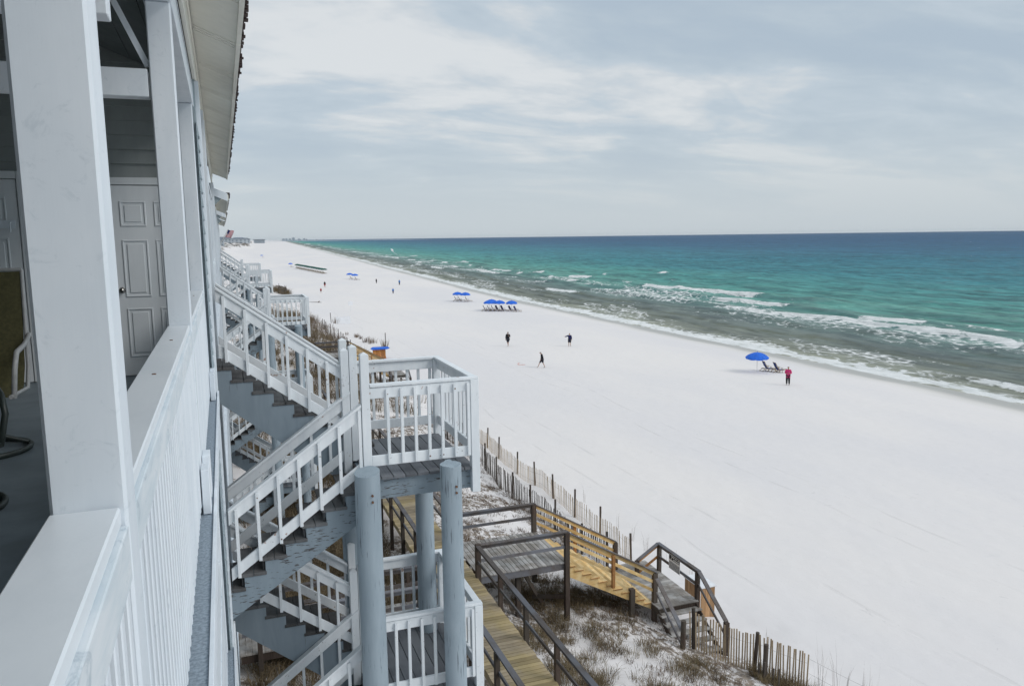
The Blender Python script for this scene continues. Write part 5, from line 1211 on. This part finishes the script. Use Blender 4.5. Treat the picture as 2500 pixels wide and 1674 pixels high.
me_ = bpy.data.meshes.new('cloth'); me_.from_pydata([(p[0] - 0, p[1] - 63.9, p[2] - 13.2) for p in vs], [], fs); ul = me_.uv_layers.new(name='uv')
for l in me_.loops: ul.data[l.index].uv = uv[l.vertex_index]
me_.materials.append(M['flag']); link(bpy.data.objects.new('cloth', me_), fg)
so_ = me_

# ------------------------------------------------------------------ far houses on the dunes, hotel and the hazy skyline
def far_house(x, y, w, d, h, label, roof='hip', n=4):
    g = gz(x, y) - 1; t = thing('dune_house', (x, y, g), label, 'building', 'far houses on the dune ridge')
    wl_ = bx('wall', 'town', t, x - w / 2, x + w / 2, y - d / 2, y + d / 2, g, g + h)
    m = MB(); e = 1.0; r = h * .30
    m.add([(x - w / 2 - e, y - d / 2 - e, g + h + .02), (x + w / 2 + e, y - d / 2 - e, g + h + .02), (x + w / 2 + e, y + d / 2 + e, g + h + .02), (x - w / 2 - e, y + d / 2 + e, g + h + .02), (x - w / 4, y, g + h + r), (x + w / 4, y, g + h + r)], [(0, 1, 5, 4), (1, 2, 5), (2, 3, 4, 5), (3, 0, 4), (3, 2, 1, 0)])
    build(m, 'roof', 'townroof', t)
    for k in range(n):
        for q in range(2): bx('window', 'townglass', wl_, x - w / 2 + (k + .25) * w / n, x - w / 2 + (k + .7) * w / n, y - d / 2 - .06, y - d / 2 - .005, g + h * (.18 + .42 * q), g + h * (.40 + .42 * q))
FH = [(-8, 800, 14, 12, 7, 'nearest grey roofed house at the left end of the far dunes'), (-14, 930, 16, 12, 8, 'second pale house along the far dune ridge'), (-6, 1080, 18, 13, 8, 'third house up the far dunes, low and wide'), (-30, 1180, 20, 14, 10, 'bluish roofed house deep in the far dunes'), (4, 1330, 22, 14, 9, 'house on the crest above the dark dune scrub'), (31, 1600, 30, 16, 10, 'long house with a jutting flat roof on the far dune crest'), (12, 1750, 22, 16, 9, 'small pale house behind the long dune crest house'), (50, 2000, 30, 18, 10, 'last house before the empty hazy beach')]
for a in FH: far_house(*a)
ht = thing('beach_hotel', (150, 3500, 0), 'long low hazy hotel block beyond the last dune houses', 'building')
g = 0; hw = bx('wall', 'town', ht, 128, 172, 3480, 3520, -1, 14.5)
for q in range(4): bx('balcony_band', 'townglass', hw, 130, 170, 3479.0, 3479.9, 2 + q * 3.2, 3.2 + q * 3.2)
bx('roof', 'townroof', ht, 125, 175, 3476, 3524, 14.55, 16.2)
fc = MB(); fc.prism([(300, -1), (420, 3.2), (900, 3.8), (1700, 1.5), (1900, -1)], 'y', 7100, 7500); fo = build(fc, 'far_coast', 'town'); tag(fo, 'thin hazy strip of land on the horizon under the skyline', None, None, 'structure')
TW = [(508, 19, 24, 'leftmost'), (534, 20, 20, 'second from left'), (562, 19, 20, 'third from left'), (592, 29, 24, 'tallest'), (641, 17, 28, 'fifth from left'), (683, 18, 18, 'sixth from left'), (704, 12, 16, 'seventh from left'), (790, 8, 40, 'long low one'), (850, 7, 30, 'low one farthest right')]
for k, (x, h, w_, nm) in enumerate(TW):
    t = thing('skyline_tower', (x, 7150, 3), nm + ' of the pale skyline towers', 'tower block', 'pale tower blocks on the horizon')
    wl_ = bx('wall', 'town', t, x - w_ / 2, x + w_ / 2, 7120, 7150, 0, h + 2)
    bx('roof_block', 'townroof', t, x - w_ / 5, x + w_ / 5, 7125, 7140, h + 2.02, h + 5)
    for q in range(int(h / 6)): bx('window_band', 'townglass', wl_, x - w_ / 2 + 1.5, x + w_ / 2 - 1.5, 7119.3, 7119.9, 5 + q * 6, 7.5 + q * 6)

# ------------------------------------------------------------------ porch furniture
def sling_chair(x, y, rz, label, frame='whitemetal', sling='olive'):
    t = thing('patio_chair', (x, y, FL), label, 'patio chair', 'sling patio chairs on the porch')
    def L(m, nm, mat, par=None):
        me_ = m.mesh(nm); me_.materials.append(M[mat]); o = bpy.data.objects.new(nm, me_); link(o, par or t); return o
    m = MB()      # swivel ring base
    m.tube([(0.30 * math.cos(a), 0.30 * math.sin(a), 0.02) for a in np.linspace(0, 2 * math.pi, 25)], 0.018, 8, False); m.tube([(0, 0, 0.05), (0, 0, 0.34)], 0.03, 10)
    for a in range(4): m.tube([(0, 0, 0.14), (0.29 * math.cos(a * math.pi / 2 + .4), 0.29 * math.sin(a * math.pi / 2 + .4), 0.025)], 0.015, 6)
    L(m, 'swivel_base', 'darkgreen')
    for s in (-1, 1):
        m = MB(); m.tube([(s * .27, .26, .38), (s * .27, -.22, .36), (s * .27, -.30, .50), (s * .26, -.42, 1.12)], 0.014, 8)
        L(m, 'side_frame', frame)
        m = MB(); m.tube([(s * .28, .22, .37), (s * .31, .27, .55), (s * .31, .18, .64), (s * .31, -.05, .66), (s * .29, -.33, .70)], 0.017, 8); L(m, 'armrest', frame)
    prof = [(.26, .385), (.0, .355), (-.20, .375), (-.29, .50), (-.36, .80), (-.42, 1.12)]
    m = MB()
    for (a, b) in zip(prof[:-1], prof[1:]): m.bar((0, a[0], a[1]), (0, b[0], b[1]), 0.50, 0.012)
    L(m, 'sling', sling)
    m = MB(); m.tube([(-.26, -.42, 1.12), (.26, -.42, 1.12)], 0.014, 8); L(m, 'top_rail', frame)
    t.rotation_euler = (0, 0, rz); return t
c1 = sling_chair(-1.66, 6.25, R(180), 'olive sling patio chair with white arms, half hidden behind the near post'); c1.scale = (1, 1, 1.12)
sling_chair(-1.52, 4.90, R(200), 'dark green framed patio chair cut off by the left picture edge', 'darkgreen', 'olive')
tb = thing('patio_table', (-2.1, 5.35, FL), 'round patio table with a green mosaic top', 'table')
m = MB(); m.tube([(-2.1, 5.35, FL + .70), (-2.1, 5.35, FL + .715)], 0.50, 40); build(m, 'tabletop', 'tile', tb)
m = MB(); m.tube([(-2.1 + .50 * math.cos(a), 5.35 + .50 * math.sin(a), FL + .70) for a in np.linspace(0, 2 * math.pi, 41)], 0.018, 8, False); build(m, 'rim', 'darkgreen', tb)
m = MB(); m.tube([(-2.1, 5.35, FL + .01), (-2.1, 5.35, FL + .69)], 0.035, 12)
for a in range(4): m.tube([(-2.1, 5.35, FL + .16), (-2.1 + .36 * math.cos(a * 1.57 + .3), 5.35 + .36 * math.sin(a * 1.57 + .3), FL + .02)], 0.02, 8)
build(m, 'pedestal', 'darkgreen', tb)
cu = MB(); cu.tube([(-1.70, 5.98, FL + .45), (-1.70, 5.98, FL + .50), (-1.70, 5.98, FL + .52)], [.22, .22, .16], 24); tag(build(cu, 'seat_cushion', 'cushion'), 'round blue cushion lying on the olive patio chair', 'cushion')

# ------------------------------------------------------------------ sea haze
hm, hn = newmat('sea haze'); pvn = hn.n('ShaderNodeVolumePrincipled', {'Color': (0.86, 0.92, 0.97, 1), 'Density': 1.3e-5, 'Anisotropy': 0.2})
hn.t.links.new(pvn.outputs[0], hn.n('ShaderNodeOutputMaterial').inputs['Volume'])
m = MB(); m.box(-26000, 26000, -26000, 26000, -14.0, 62.0); o = build(m, 'haze', hm); tag(o, 'pale sea haze lying over beach and water', None, None, 'stuff')
